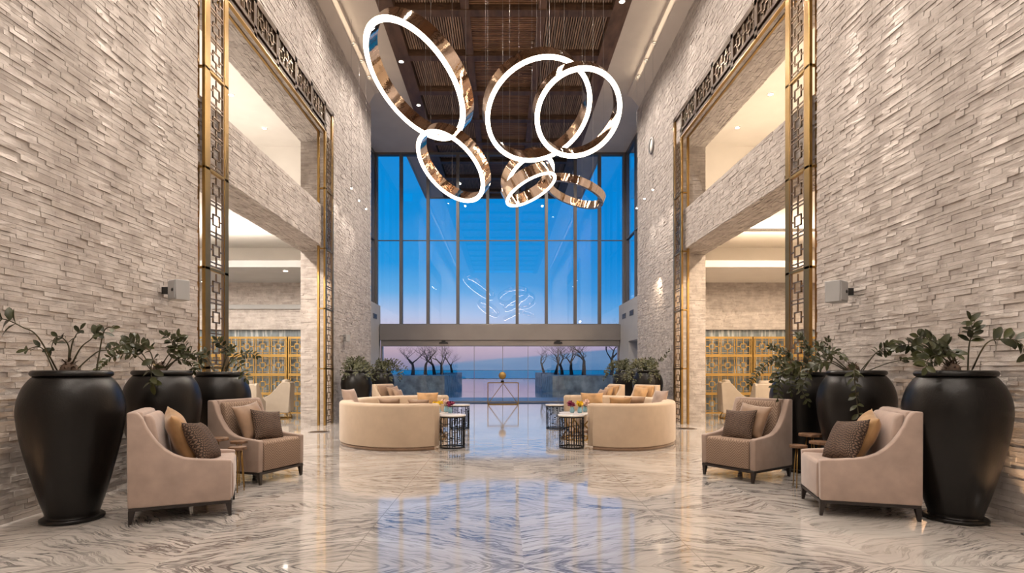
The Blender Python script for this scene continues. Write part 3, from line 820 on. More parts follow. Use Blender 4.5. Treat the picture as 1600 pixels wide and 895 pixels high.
for px, py, sd in ((498, 675, 'left'), (1073, 670, 'right')):
    d = EYE*F/(py - CY); t = thing('floor_grille', 'round dark floor grille in front of the %s stone pier' % sd, 'floor grille', ((px-CX)*d/F, d, 0))
    MB().lathe([(.17, 0), (.20, 0), (.20, .008), (.17, .008)], seg=32, cap=False).build('ring', M['steel'], t)
    MB().lathe([(0, 0), (.168, 0), (.168, .006), (0, .006)], seg=32, cap=False).build('plate', M['darkbronze'], t)

# ================================================================== ARMCHAIRS
def armchair(loc, rz, label, velvet, seatm, group=None):
    t = thing('lounge_armchair', label, 'armchair', loc, rz)
    prof = [(-.36, .13), (.355, .13), (.36, .46), (.30, .468), (.20, .475), (.10, .485), (.02, .50), (-.05, .53), (-.11, .575), (-.16, .63), (-.20, .69), (-.235, .755), (-.26, .82), (-.285, .862), (-.31, .872), (-.365, .872)]
    for sy in (-1, 1):
        MB().prism(prof, sy*.335, sy*.268).build('side_panel', velvet, t, bevel=.014, seg=3)
    MB().prism([(-.365, .13), (-.25, .13), (-.22, .44), (-.27, .87), (-.37, .872)], -.272, .272).build('backrest', velvet, t, bevel=.015, seg=3)
    MB().prism([(-.245, .44), (-.13, .44), (-.19, .80), (-.215, .845), (-.265, .85)], -.262, .262).build('back_cushion', seatm, t, bevel=.022, seg=3)
    MB().prism([(-.25, .14), (.368, .14), (.372, .30), (.368, .425), (.35, .445), (-.25, .43)], -.265, .265).build('seat', seatm, t, bevel=.016, seg=3)
    b = MB(); b.box(-.355, .36, -.325, .325, .105, .132); b.build('base_frame', M['darkwood'], t, bevel=.003, seg=1)
    for sx in (-1, 1):
        for sy in (-1, 1):
            x = sx*.335; y = sy*.30; vs = []
            for z, h in ((.108, .022), (0, .011)):
                ox = 0 if z else sx*.012
                for i, j in ((-1,-1),(1,-1),(1,1),(-1,1)): vs.append((x + ox + i*h, y + j*h, z))
            MB().add(vs, [(0,1,2,3), (7,6,5,4), (0,4,5,1), (1,5,6,2), (2,6,7,3), (3,7,4,0)]).build('leg', M['darkwood'], t)
    return t
def pillow(loc, rz, lean, size, thick, m, label, cat='cushion', roll=0, group=None, sy=1.0):
    """square scatter cushion: stands in its local YZ plane, leaning back by lean, turned by rz"""
    N = 18; vs = []; fs = []
    rg = random.Random(hash(label) % 1000 if False else len(label)*7)
    def shape(u, v):
        e = max(0, (1 - abs(u)**3.2)) ** .6 * max(0, (1 - abs(v)**3.2)) ** .6
        pin = 1 - .09*(1 - abs(u)**2)*(abs(v)**3) ; pin2 = 1 - .09*(1 - abs(v)**2)*(abs(u)**3)
        return e, u*pin2, v*pin
    for sgn in (1, -1):
        for i in range(N+1):
            for j in range(N+1):
                u = -1 + 2*i/N; v = -1 + 2*j/N
                u = math.copysign(abs(u)**.8, u); v = math.copysign(abs(v)**.8, v)
                e, a, b = shape(u, v)
                wob = noise.noise(Vector((a*2, b*2, sgn + len(label)))) * .012 * e
                vs.append((sgn*(thick/2*e + .002) + wob, a*size/2, b*size/2*sy))
    K1 = (N+1)*(N+1)
    for i in range(N):
        for j in range(N):
            a = i*(N+1) + j
            fs.append((a, a+N+1, a+N+2, a+1)); fs.append((K1+a, K1+a+1, K1+a+N+2, K1+a+N+1))
    for i in range(N):
        for (a, b) in ((i, i+1), ((N)*(N+1)+i+1, (N)*(N+1)+i)): fs.append((a, b, K1+b, K1+a))
        for (a, b) in (((i+1)*(N+1), i*(N+1)), (i*(N+1)+N, (i+1)*(N+1)+N)): fs.append((a, b, K1+b, K1+a))
    o = MB().add(vs, fs, True).build('throw_pillow', m)
    o.matrix_world = Matrix.Translation(loc) @ Matrix.Rotation(rz, 4, 'Z') @ Matrix.Rotation(-lean, 4, 'Y') @ Matrix.Rotation(roll, 4, 'X')
    tag(o, label, cat, group)
    return o
CH = {}
def place(key, loc, rz, label, velvet, seatm, pils):
    armchair(loc, rz, label, velvet, seatm)
    c, s_ = math.cos(rz), math.sin(rz)
    for (lx, ly, lz, dr, lean, size, th, m, lb, roll) in pils:
        pillow((loc[0] + lx*c - ly*s_, loc[1] + lx*s_ + ly*c, lz), rz + dr, lean, size, th, m, lb, roll=roll)
place('n1', (-2.70, 4.63, 0), R(24), 'blush velvet armchair with dark legs at the left, nearest the largest left urn', M['velvet'], M['velvet'],
      [(-.05, .07, .645, R(8), R(22), .45, .16, M['gold_velvet'], 'gold velvet cushion at the back of the nearest left armchair', R(8)),
       (.12, -.05, .595, R(-14), R(30), .37, .14, M['weave'], 'brown woven-pattern cushion in front on the nearest left armchair', R(-6))])
place('n2', (-2.755, 6.08, 0), R(-21), 'mocha armchair with chevron seat between the left urns and the left sofa', M['velvet2'], M['chev'],
      [(-.05, -.03, .63, R(6), R(22), .42, .13, M['tan_silk'], 'large tan cushion on the chevron armchair at the left', R(6)),
       (.10, .05, .585, R(-10), R(26), .36, .11, M['weave'], 'dark woven-pattern cushion on the chevron armchair at the left', R(-8))])
place('m', (2.765, 6.20, 0), R(180 + 33), 'mocha armchair with chevron seat between the right sofa and the right urns', M['velvet2'], M['chev'],
      [(-.05, .03, .62, R(-6), R(22), .40, .13, M['tan_silk'], 'large tan satin cushion on the chevron armchair at the right', R(-5)),
       (.10, -.03, .58, R(4), R(26), .37, .11, M['weave'], 'dark woven-pattern cushion on the chevron armchair at the right', R(3))])
place('r', (3.04, 4.69, 0), math.atan2(.196, -.671), 'blush velvet armchair with dark legs at the right, nearest the largest right urn', M['velvet'], M['velvet'],
      [(-.055, -.03, .63, R(-8), R(24), .44, .16, M['gold_velvet'], 'gold satin cushion at the back of the nearest right armchair', R(-8)),
       (.11, .08, .60, R(18), R(28), .39, .14, M['weave'], 'brown woven-pattern cushion in front on the nearest right armchair', R(8))])
place('f1', (-2.55, 12.6, 0), R(-28), 'cream armchair beyond the left sofa, in front of the fern urns', M['cream'], M['tan_silk'],
      [(-.05, .10, .63, 0, R(22), .40, .12, M['tan_silk'], 'brown cushion on the cream armchair beyond the left sofa, behind', R(4)),
       (.08, .10, .60, R(5), R(26), .34, .11, M['tan_silk'], 'small brown cushion in front on the far left cream armchair', R(-4))])
place('f2', (2.30, 12.5, 0), R(180 + 15), 'cream armchair beyond the right sofa, its back to the windows', M['cream'], M['gold_velvet'],
      [(-.05, .05, .63, 0, R(22), .40, .12, M['gold_velvet'], 'tan cushion on the armchair beyond the right sofa', R(3)),
       (.08, .02, .60, R(5), R(26), .34, .11, M['tan_silk'], 'small brown cushion in front on the far right armchair', R(-4))])
place('f3', (2.95, 12.0, 0), R(180 + 35), 'second cream armchair beyond the right sofa, next to the fern urn', M['cream'], M['gold_velvet'],
      [(-.03, .03, .64, 0, R(20), .40, .13, M['gold_velvet'], 'gold cushion on the armchair next to the right fern urn', R(-3))])

# tree-slice side tables
def slice_table(loc, r, h, seed, label):
    t = thing('slice_side_table', label, 'side table', loc, group=None)
    rg = random.Random(seed); vs = []; n = 28; off = [1 + rg.uniform(-.07, .07) for _ in range(n)]
    for z in (h - .028, h):
        for i in range(n): a = 2*PI*i/n; vs.append((r*off[i]*math.cos(a), r*off[i]*math.sin(a), z))
    MB().add(vs, [tuple(range(n-1, -1, -1)), tuple(range(n, 2*n))] + [(i, (i+1) % n, n + (i+1) % n, n + i) for i in range(n)]).build('top', M['bark'], t, bevel=.004)
    for i in range(3):
        a = 2*PI*i/3 + seed; c, s_ = math.cos(a), math.sin(a)
        MB().tube([(r*.30*c, r*.30*s_, h - .028), (r*.75*c, r*.75*s_, 0.004)], .0055, 8).build('leg', M['brass'], t)
slice_table((-2.86, 5.38, 0), .125, .53, 1, 'largest wood-slice table on brass legs behind the nearest left armchair')
slice_table((-2.71, 5.57, 0), .08, .478, 2, 'middle wood-slice table of the left cluster, nearest the chevron armchair')
slice_table((-2.62, 5.36, 0), .085, .445, 3, 'lowest wood-slice table of the left cluster, nearest the aisle')
slice_table((3.01, 5.56, 0), .085, .436, 4, 'lowest wood-slice table of the right cluster, beside the chevron armchair')
slice_table((3.26, 5.78, 0), .115, .525, 5, 'tallest wood-slice table of the right cluster, against the urn')
slice_table((3.22, 5.52, 0), .105, .478, 6, 'middle wood-slice table of the right cluster, nearest the blush armchair')

# ================================================================== CURVED SOFAS
def catmull(pts, n=10, closed=False):
    out = []; m = len(pts)
    for i in range(m - 1):
        p0 = pts[max(i-1, 0)]; p1 = pts[i]; p2 = pts[i+1]; p3 = pts[min(i+2, m-1)]
        for k in range(n):
            u = k/n
            out.append(tuple(.5*((2*p1[j]) + (-p0[j]+p2[j])*u + (2*p0[j]-5*p1[j]+4*p2[j]-p3[j])*u*u + (-p0[j]+3*p1[j]-3*p2[j]+p3[j])*u**3) for j in range(len(p1))))
    out.append(tuple(pts[-1])); return out
def sweep(path, prof, taper=None):
    """prof: closed list of (offset inward, z); path: 2D points; inward = left-hand normal"""
    mb = MB(); vs = []; fs = []; n = len(path); m = len(prof)
    for i in range(n):
        a = Vector(path[max(i-1,0)]); b = Vector(path[min(i+1,n-1)]); tg = (b - a).normalized(); nr = Vector((tg.y, -tg.x))
        for o, z in prof:
            p = Vector(path[i]) + nr*o; vs.append((p.x, p.y, z))
    for i in range(n-1):
        for j in range(m): fs.append((i*m+j, (i+1)*m+j, (i+1)*m+(j+1)%m, i*m+(j+1)%m))
    fs.append(tuple(range(m-1,-1,-1))); fs.append(tuple((n-1)*m+j for j in range(m)))
    return mb.add(vs, fs, True)
def rounded(o0, o1, z0, z1, r, k=4, lowr=.01):
    pts = []
    for cx, cz, a0, rr in ((o1 - r, z1 - r, 0, r), (o0 + r, z1 - r, 90, r), (o0 + lowr, z0 + lowr, 180, lowr), (o1 - lowr, z0 + lowr, 270, lowr)):
        for q in range(k+1):
            a = R(a0 + 90*q/k); pts.append((cx + rr*math.cos(a), cz + rr*math.sin(a)))
    return pts
def endcap(c2, r, z0, z1, rr):
    prof = [(r - .012, z0)]
    for q in range(7):
        a = R(90*q/6); prof.append((r - rr + rr*math.cos(a), z1 - rr + rr*math.sin(a)))
    prof.append((0.001, z1)); prof.insert(0, (.001, z0))
    return MB().lathe(prof, c=(c2[0], c2[1], 0), seg=28, cap=False)
for s in (-1, 1):
    sd = 'left' if s < 0 else 'right'
    ext = 0 if s < 0 else .10
    pts = [(-1.08, 8.27), (-1.45, 8.12), (-1.95, 8.20), (-2.42, 8.60), (-2.66 - ext, 9.25), (-2.60 - ext, 9.95), (-2.25, 10.55), (-1.70, 10.90), (-1.22, 10.98)]
    if s > 0: pts = [(1.385, 8.27), (1.70, 8.13), (2.12, 8.20), (2.52, 8.58), (2.78, 9.2), (2.74, 9.95), (2.38, 10.55), (1.85, 10.90), (1.32, 10.98)]
    path = catmull(pts, 8)
    loc = (s*1.9, 9.5, 0)
    t = thing('curved_sofa', 'cream curved sofa with a rounded back on the %s of the aisle' % sd, 'sofa', loc)
    T = Matrix.Translation((-loc[0], -loc[1], 0)); f_ = 1 if s < 0 else -1
    def pr(l): return [(o*f_, z) for o, z in l]
    b = sweep(path, pr(rounded(-.11, .11, .055, .695, .05)))
    for q in (path[0], path[-1]):
        e = endcap(q, .11, .055, .695, .05); b.add(e.v, e.f, True)
    b.build('backrest', M['cream'], t, xf=T)
    inner = path[6:-6]
    sweep(inner, pr(rounded(.10, .66, .055, .40, .05))).build('seat', M['cream'], t, xf=T)
    pb = sweep(path, pr([(-.095, .0), (.60, .0), (.60, .056), (-.095, .056)]))
    pb.build('plinth', M['tan_silk'], t, xf=T)
    for q, px_ in enumerate((2.4, 4.2, 5.6)):
        i = int(px_*8); a = Vector(path[i]); tg = (Vector(path[i+1]) - a).normalized(); nr = Vector((tg.y, -tg.x))*f_
        p0 = a + nr*.113; MB().tube([(p0.x, p0.y, .41), (p0.x, p0.y, .675), (a.x, a.y, .697)], .004, 6).build('seam', M['cream'], t, xf=T)
    # cushions
    for (px, py, d, rz, ln, size, sy, m, lb) in (
        [(668, 623, 10.55, R(-85), R(20), .42, .62, M['gold_velvet'], 'gold rectangular cushion on the far side of the left sofa'),
         (548, 622, 9.35, R(-20), R(20), .36, 1, M['velvet2'], 'mauve cushion peaking over the rim at the left end of the left sofa'),
         (610, 634, 8.55, R(80), R(25), .36, .8, M['tan_silk'], 'dark brown cushion just showing over the near rim of the left sofa'),
         (655, 635, 8.50, R(85), R(25), .34, .8, M['tan_silk'], 'brown cushion by the aisle end, just over the near rim of the left sofa')] if s < 0 else
        [(925, 624, 10.5, R(-95), R(20), .44, .62, M['gold_velvet'], 'tan rectangular cushion on the far side of the right sofa'),
         (1030, 624, 9.4, R(200), R(20), .36, 1, M['velvet2'], 'mauve cushion peaking over the rim at the right end of the right sofa'),
         (968, 632, 8.60, R(95), R(25), .36, .8, M['gold_velvet'], 'brown folded cushion just showing over the near rim of the right sofa'),
         (990, 631, 8.70, R(100), R(25), .36, .8, M['tan_silk'], 'dark brown cushion beside it over the near rim of the right sofa')]):
        p = P(px, py, d)
        p.z = max(p.z - (.0 if d > 10 else .01), .44 + size*sy*.42)
        pillow(p, rz, ln, size, .12, m, lb, sy=sy)

# ================================================================== DRUM TABLES, COFFEE TABLES, FLOWERS
def drum(loc, r, h, seed, label):
    t = thing('drum_side_table', label, 'side table', loc, group=None)
    MB().lathe([(0, h - .025), (r + .012, h - .025), (r + .015, h - .02), (r + .015, h - .004), (r + .010, h), (0, h)], seg=40, cap=False).build('top', M['whitemarble'], t)
    for z in (.004, h - .045):
        MB().lathe([(r - .012, z), (r, z), (r, z + .02), (r - .012, z + .02), (r - .012, z)], seg=40, cap=False).build('hoop', M['blackmetal'], t)
    fr = MB(); n = 30; rg = random.Random(seed)
    def at(a, z): return (r - .006) * math.cos(a), (r - .006) * math.sin(a), z
    for i in range(n):
        a = 2*PI*i/n; z = .01; a2 = a
        if i % 3 == 0:
            fr.bar(at(a, .01), at(a, h - .03), .010)
        else:
            z0 = rg.uniform(.01, .2); z1 = rg.uniform(.28, h - .03)
            fr.bar(at(a, z0 if rg.random() < .6 else .01), at(a, z1 if rg.random() < .6 else h - .03), .010)
    for q in range(70):
        i = rg.randrange(n); a = 2*PI*i/n; z = rg.uniform(.04, h - .06)
        fr.bar(at(a, z), at(a + 2*PI/n, z), .010)
    fr.build('fretwork', M['blackmetal'], t)
drum((-.795, 8.42, 0), .195, .515, 1, 'black fretwork drum table at the near aisle end of the left sofa')
drum((-.90, 11.15, 0), .20, .50, 2, 'black fretwork drum table at the far aisle end of the left sofa')
drum((1.05, 8.42, 0), .195, .515, 3, 'black fretwork drum table at the near aisle end of the right sofa')
drum((1.07, 11.15, 0), .20, .50, 4, 'black fretwork drum table at the far aisle end of the right sofa')
def coffee(loc, label, side):
    t = thing('round_coffee_table', label, 'coffee table', loc)
    MB().lathe([(0, .43), (.34, .43), (.345, .437), (.345, .452), (.34, .458), (0, .458)], seg=48, cap=False).build('top', M['whitemarble'], t)
    MB().lathe([(.30, .0), (.33, .0), (.33, .02), (.30, .02), (.30, 0)], seg=40, cap=False).build('base_ring', M['brass'], t)
    for i in range(5):
        a = 2*PI*i/5; a2 = a + .9
        MB().tube([(.315*math.cos(a), .315*math.sin(a), .01), (.20*math.cos(a2), .20*math.sin(a2), .22), (.30*math.cos(a + .3), .30*math.sin(a + .3), .43)], .016, 8).build('leg', M['brass'], t)
coffee((-1.32, 9.55, 0), 'round pale coffee table on gold legs inside the left sofa', 'left')
coffee((1.32, 9.55, 0), 'round pale coffee table on gold legs inside the right sofa', 'right')
def flowers(p, color, label, seed, n=7, r=.045, spread=.07):
    t = thing('flower_vase', label, 'flowers', p)
    rg = random.Random(seed)
    MB().lathe([(.0, 0), (.03, 0), (.042, .03), (.04, .06), (.028, .085), (.034, .10)], seg=20, cap=False).build('vase', M['vase'], t)
    for i in range(n):
        a = rg.uniform(0, 2*PI); q = spread*rg.uniform(0, 1); c = Vector((q*math.cos(a), q*math.sin(a), .15 + rg.uniform(-.02, .04)))
        st_ = MB().tube([(0, 0, .06), tuple(c)], .003, 5).build('stem', M['stem'], t)
        b = MB()
        for k in range(9):
            th = rg.uniform(0, 2*PI); ph = rg.uniform(-.4, 1.2)
            dv = Vector((math.cos(th)*math.cos(ph), math.sin(th)*math.cos(ph), math.sin(ph)))
            sd_ = dv.orthogonal().normalized()*r*.5
            b.add([c, c + dv*r*.6 + sd_, c + dv*r, c + dv*r*.6 - sd_], [(0,1,2,3)], True)
        b.lathe([(0, -r*.5), (r*.45, -r*.3), (r*.6, 0), (r*.4, r*.4), (0, r*.5)], c=tuple(c), seg=10, cap=False)
        b.build('blossom', M[color], st_)
flowers(P(685, 646.5, 9.40).xy.to_3d() + Vector((0, 0, .459)), 'yellow', 'yellow flowers in a small vase on the left coffee table', 1)
flowers(P(697, 646.5, 9.62).xy.to_3d() + Vector((0, 0, .459)), 'blush', 'pale blush flowers in a vase on the left coffee table', 2, 8, .05, .10)
flowers(P(706, 646.5, 9.40).xy.to_3d() + Vector((-.03, 0, .459)), 'magenta', 'magenta flowers in a small vase on the left coffee table', 3)
flowers(P(894, 646.5, 9.45).xy.to_3d() + Vector((0, 0, .459)), 'magenta', 'magenta flowers in a small vase on the right coffee table', 4)
flowers(P(906, 646.5, 9.40).xy.to_3d() + Vector((0, 0, .459)), 'yellow', 'yellow flowers in a small vase on the right coffee table', 5)
flowers(P(914, 646.5, 9.66).xy.to_3d() + Vector((0, 0, .459)), 'blush', 'pale blush flowers in a vase on the right coffee table', 6, 8, .05, .10)

# gold console by the door with disc sculpture
t = thing('gold_console', 'thin gold wire console with triangle braces before the glass doors', 'console table', (P(786, 578, 19.0).x, 19.0, 0))
wd = .53
for y in (-.16, .16):
    m = MB()
    m.bar((-wd, y, .012), (wd, y, .012), .022); m.bar((-wd, y, .0), (-wd, y, .755), .022); m.bar((wd, y, 0), (wd, y, .755), .022)
    m.bar((-wd, y, .012), (0, y, .74), .016); m.bar((wd, y, .012), (0, y, .74), .016)
    m.build('wire_frame', M['brass'], t)
m = MB(); m.box(-wd - .011, wd + .011, -.17, .17, .748, .762); m.build('top', M['glass'], t)
m = MB(); m.bar((-wd - .01, -.17, .757), (wd + .01, -.17, .757), .022); m.bar((-wd - .01, .17, .757), (wd + .01, .17, .757), .022); m.bar((-wd, -.17, .757), (-wd, .17, .757), .022); m.bar((wd, -.17, .757), (wd, .17, .757), .022); m.build('rim', M['brass'], t)
t = thing('disc_sculpture', 'round gold disc sculpture on a black base standing on the wire console', 'sculpture', (P(785, 578, 19.0).x, 19.0, .768))
MB().box(-.055, .055, -.04, .04, 0, .07).build('base', M['blackmetal'], t, bevel=.004)
MB().tube([(0, 0, .07), (0, 0, .12)], .01, 8).build('rod', M['blackmetal'], t)
MB().lathe([(0, -.015), (.125, -.015), (.13, 0), (.125, .015), (0, .015)], seg=40, cap=False).build('disc', M['goldpaint'], t, xf=Matrix.Translation((0, 0, .24)) @ Matrix.Rotation(R(90), 4, 'X'))

# ================================================================== LOUNGE WING CHAIRS (behind the openings)
def wing_chair(loc, rz, label):
    t = thing('ivory_lounge_chair', label, 'armchair', loc, rz)
    prof = [(-.42, .16), (.32, .16), (.34, .46), (.30, .50), (.16, .53), (.02, .60), (-.10, .72), (-.20, .85), (-.27, .91), (-.40, .91), (-.46, .86)]
    for sy in (-1, 1): MB().prism(prof, sy*.34, sy*.29).build('side_panel', M['leather'], t, bevel=.012)
    MB().prism([(-.45, .18), (-.30, .18), (-.22, .42), (-.33, .90), (-.44, .90)], -.30, .30).build('backrest', M['leather'], t, bevel=.02)
    MB().prism([(-.28, .18), (.33, .18), (.34, .42), (-.28, .40)], -.29, .29).build('seat', M['leather'], t, bevel=.03)
    MB().tube([(-.30, -.22, .90), (-.30, .22, .90)], .07, 16).build('headrest_bolster', M['leather'], t)
    for sy in (-1, 1):
        m = MB(); m.bar((-.40, sy*.27, .01), (.30, sy*.27, .01), .02); m.bar((-.33, sy*.27, .16), (-.40, sy*.27, .01), .02); m.bar((.20, sy*.27, .16), (.30, sy*.27, .01), .02)
        m.build('sled_leg', M['brass'], t)
wing_chair((-5.70, 13.45, 0), R(180 + 12), 'ivory lounge chair with a headrest bolster in the left lounge, nearest the pier')
wing_chair((-5.78, 12.2, 0), R(100), 'ivory armchair seen from behind in the left lounge, beside the left urn')
wing_chair((5.75, 13.3, 0), R(-12), 'ivory lounge chair with a headrest bolster in the right lounge')
wing_chair((5.88, 12.2, 0), R(80), 'ivory armchair seen from behind in the right lounge, beside the right urn')

# ================================================================== URNS AND PLANTS
URN = [(.0, .0), (.185, .0), (.195, .02), (.175, .04), (.185, .08), (.215, .18), (.258, .34), (.300, .52), (.333, .68), (.350, .82), (.352, .90),
       (.340, .98), (.312, 1.06), (.275, 1.12), (.243, 1.155), (.232, 1.165)]
def urn(t, sc=1.0, saucer=True):
    prof = [(r*sc, z*sc) for r, z in URN] + [(.225*sc, 1.19*sc), (.20*sc, 1.18*sc), (.20*sc, 1.12*sc), (0, 1.12*sc)]
    cp = []
    for i in range(len(prof) - 1):
        cp.append(prof[i])
    ub = MB().lathe(catmull(prof[:16], 3) + prof[16:], seg=72, cap=False).build('urn', M['urn'], t)
    rim = [((.245 + .027*math.cos(a))*sc, (1.172 + .026*math.sin(a))*sc) for a in [2*PI*k/12 for k in range(13)]]
    MB().lathe(rim, seg=64, cap=False).build('rim', M['urn'], ub)
    if saucer:
        MB().lathe([(0, .001), (.205*sc, .001), (.215*sc, .012), (.215*sc, .026), (.20*sc, .034), (0, .034)], seg=56, cap=False).build('saucer', M['urn'], t)
    MB().lathe([(0, 1.125*sc), (.215*sc, 1.125*sc), (.215*sc, 1.14*sc), (0, 1.155*sc)], seg=40, cap=False).build('soil', M['soil'], t)
def leaf_mesh(mb, base, d, up, L, Wd, bend=.25):
    d = d.normalized(); side = d.cross(up)
    if side.length < 1e-4: side = d.orthogonal()
    side.normalize(); nrm = side.cross(d).normalized()
    prof = [(0, .06), (.18, .55), (.42, 1.0), (.68, .92), (.88, .52), (1.0, .0)]
    vs = []; fs = []
    for k, (q, wv) in enumerate(prof):
        c = base + d*(L*q) - nrm*(bend*L*q*q)
        vs += [c - side*(Wd*.5*wv) + nrm*(.12*Wd*wv), c - nrm*.0, c + side*(Wd*.5*wv) + nrm*(.12*Wd*wv)]
    for k in range(len(prof) - 1):
        a = k*3; fs += [(a, a+1, a+4, a+3), (a+1, a+2, a+5, a+4)]
    mb.add(vs, fs, True)
def spray(t, pts, rad, n, L, rg, lm, start=.3, wfac=.38, upv=(0, 0, 1), cluster=None):
    """a stem along pts (local) with leaflets in pairs along its outer part"""
    cur = [Vector(p) for p in catmull([tuple(p) for p in pts], 8)]
    st_ = MB().tube(cur, [rad*(1 - .6*i/len(cur)) for i in range(len(cur))], 6).build('stem', M['stem'], t)
    mb = MB(); m = len(cur); toward = Vector((0, -1, .25)).normalized()
    for i in range(n):
        q = start + (1 - start)*(i/(max(1, n-1))); k = min(m-2, int(q*(m-1)))
        p = cur[k]; tg = (cur[k+1] - cur[k]).normalized()
        s1 = tg.cross(toward); s1 = s1.normalized() if s1.length > .05 else Vector((0,0,1))
        for sg in (-1, 1):
            d = (s1*sg*(.9 + rg.uniform(-.2, .2)) + tg*rg.uniform(.25, .7) + Vector((rg.uniform(-.3,.3), rg.uniform(-.7,.5), rg.uniform(-.15,.3))))
            leaf_mesh(mb, p, d, toward + Vector((rg.uniform(-.8,.8), 0, rg.uniform(-.2,1.2))), L*rg.uniform(.75, 1.1)*(1 - .25*q), L*wfac*rg.uniform(.85, 1.15), rg.uniform(.05, .35))
    leaf_mesh(mb, cur[-1], (cur[-1]-cur[-2]), toward, L*.8, L*wfac*.9, .1)
    mb.build('leaves', lm, st_)
def single(t, pts, rad, leaves, rg, lm):
    cur = [Vector(p) for p in catmull([tuple(p) for p in pts], 8)]
    MB().tube(cur, rad, 6).build('stem', M['stem'], t)
    mb = MB()
    for base, d, L, Wd in leaves: leaf_mesh(mb, Vector(base), Vector(d), Vector((0, -1, .2)), L, Wd, rg.uniform(.0, .15))
    mb.build('leaves', lm, t)
def crown(t, c, rg, r=.07, h=.13):
    mb = MB()
    mb.lathe([(0, 0), (r*.8, 0), (r, h*.35), (r*.75, h*.75), (r*.2, h), (0, h)], c=c, seg=14, cap=False)
    for i in range(90):
        a = rg.uniform(0, 2*PI); z = rg.uniform(0, h); q = r*(1.05 - .6*z/h)
        b = Vector((c[0] + q*.7*math.cos(a), c[1] + q*.7*math.sin(a), c[2] + z)); d = Vector((math.cos(a), math.sin(a), rg.uniform(.2, 1.2))).normalized()
        leaf_mesh(mb, b, d, Vector((0,0,1)), rg.uniform(.03, .055), .014, 0)
    mb.build('dry_crown', M['crown'], t)
def planted(loc, sc, label, sprays, lm, L, seed, cr=True, d_spread=.25, start=.3, saucer=True, grp=None):
    t = thing('potted_plant', label, 'potted plant', loc, group=grp)
    urn(t, sc, saucer); rg = random.Random(seed); loc = Vector(loc)
    if cr: crown(t, (-.03, 0, 1.14*sc), rg)
    for sp_ in sprays:
        pts, n, LL = sp_[0], sp_[1], (sp_[2] if len(sp_) > 2 else L)
        dy = sp_[3] if len(sp_) > 3 else rg.uniform(-d_spread, d_spread*.3)
        st = sp_[4] if len(sp_) > 4 else start
        out = []
        for i, (px, py) in enumerate(pts):
            dd = loc.y + dy*((0 if i == 0 else 1) if dy < -.24 else i/(len(pts)-1)); p = P(px, py, dd); lim = (3.80 if p.x < 0 else 3.88)
            if abs(p.x) > lim and dd < 6.9: p = P(px, py, dd*lim/abs(p.x))
            p = p - loc
            if i == 0: p.z = min(p.z, 1.17*sc)
            out.append(p)
        spray(t, out, .0065, n, LL, rg, lm, st)
    return t
def pot_xy(px, d): return ((px - CX)*d/F, d, 0)
planted(pot_xy(114, 4.38), 1.0, 'largest left black urn, foreground, with a sparse long-stemmed plant',
    [([(92, 566), (60, 527), (35, 511), (8, 499), (-22, 497)], 5, .15, -.50, .62), ([(86, 560), (66, 544), (42, 546)], 2, .09, -.1, .6),
     ([(105, 562), (125, 545), (142, 530), (150, 520)], 4, .11, -.05, .9), ([(106, 565), (112, 540), (118, 525), (125, 515)], 2, .09, 0, .85),
     ([(104, 566), (108, 545), (98, 528), (86, 528), (80, 545)], 5, .09, -.12, .35), ([(113, 566), (150, 551), (172, 546), (200, 536), (228, 541)], 9, .085, .35, .45),
     ([(150, 520), (162, 519), (176, 512)], 2, .09, -.05, .5)],
    M['leaf'], .10, 3)
planted(pot_xy(254, 5.52), 1.0, 'middle left black urn, behind the nearest armchair, with leafy drooping sprays',
    [([(240, 572), (215, 556), (190, 553), (165, 563), (153, 578)], 12, .075, -.25, .3), ([(240, 570), (222, 552), (205, 545), (188, 540)], 8, .12, -.15, .35),
     ([(242, 570), (236, 552), (222, 540), (205, 532)], 6, .13, -.1, .4), ([(246, 572), (240, 562), (236, 578), (238, 598)], 5, .15, -.38, .35),
     ([(252, 572), (272, 552), (270, 535), (258, 524)], 7, .10, -.05, .35), ([(254, 572), (280, 556), (290, 545), (284, 530)], 8, .10, .1, .35),
     ([(256, 572), (280, 558), (300, 552), (315, 560)], 9, .09, .2, .4), ([(246, 572), (262, 556), (276, 541), (278, 526)], 7, .11, 0, .4), ([(250, 572), (275, 563), (298, 566), (303, 578)], 8, .08, .1, .4)],
    M['leaf'], .11, 5)
planted(pot_xy(343, 6.5), .985, 'third left black urn against the brass portal, with thin upright sprays',
    [([(345, 574), (352, 556), (348, 540), (340, 532)], 7, .10, -.1, .4), ([(350, 574), (365, 560), (385, 552), (402, 556)], 7, .075, -.1, .55), ([(352, 574), (362, 558), (376, 572), (385, 592)], 7, .10, -.2, .4),
     ([(338, 574), (325, 558), (318, 550), (310, 556)], 7, .09, 0, .4), ([(346, 574), (356, 552), (362, 545)], 5, .09, 0, .45), ([(338, 574), (322, 566), (312, 570), (304, 580)], 7, .08, -.15, .4)],
    M['leaf'], .10, 8, cr=False)
planted(pot_xy(1492, 4.38), 1.0, 'largest right black urn, foreground, with long arching leafy stems',
    [([(1512, 566), (1514, 540), (1520, 518), (1516, 500)], 8, .11, -.1, .42), ([(1516, 562), (1540, 538), (1565, 530), (1592, 534), (1615, 560)], 9, .13, -.42, .4),
     ([(1498, 566), (1472, 545), (1455, 532), (1436, 526)], 9, .12, -.12, .35), ([(1496, 568), (1470, 556), (1452, 560), (1446, 574)], 8, .12, -.2, .35),
     ([(1494, 568), (1480, 552), (1462, 545), (1440, 550)], 8, .12, -.05, .35), ([(1500, 566), (1488, 550), (1480, 545), (1492, 552)], 4, .11, -.2, .5), ([(1490, 568), (1456, 548), (1430, 538), (1405, 540)], 8, .10, .1, .55)],
    M['leaf'], .12, 13)
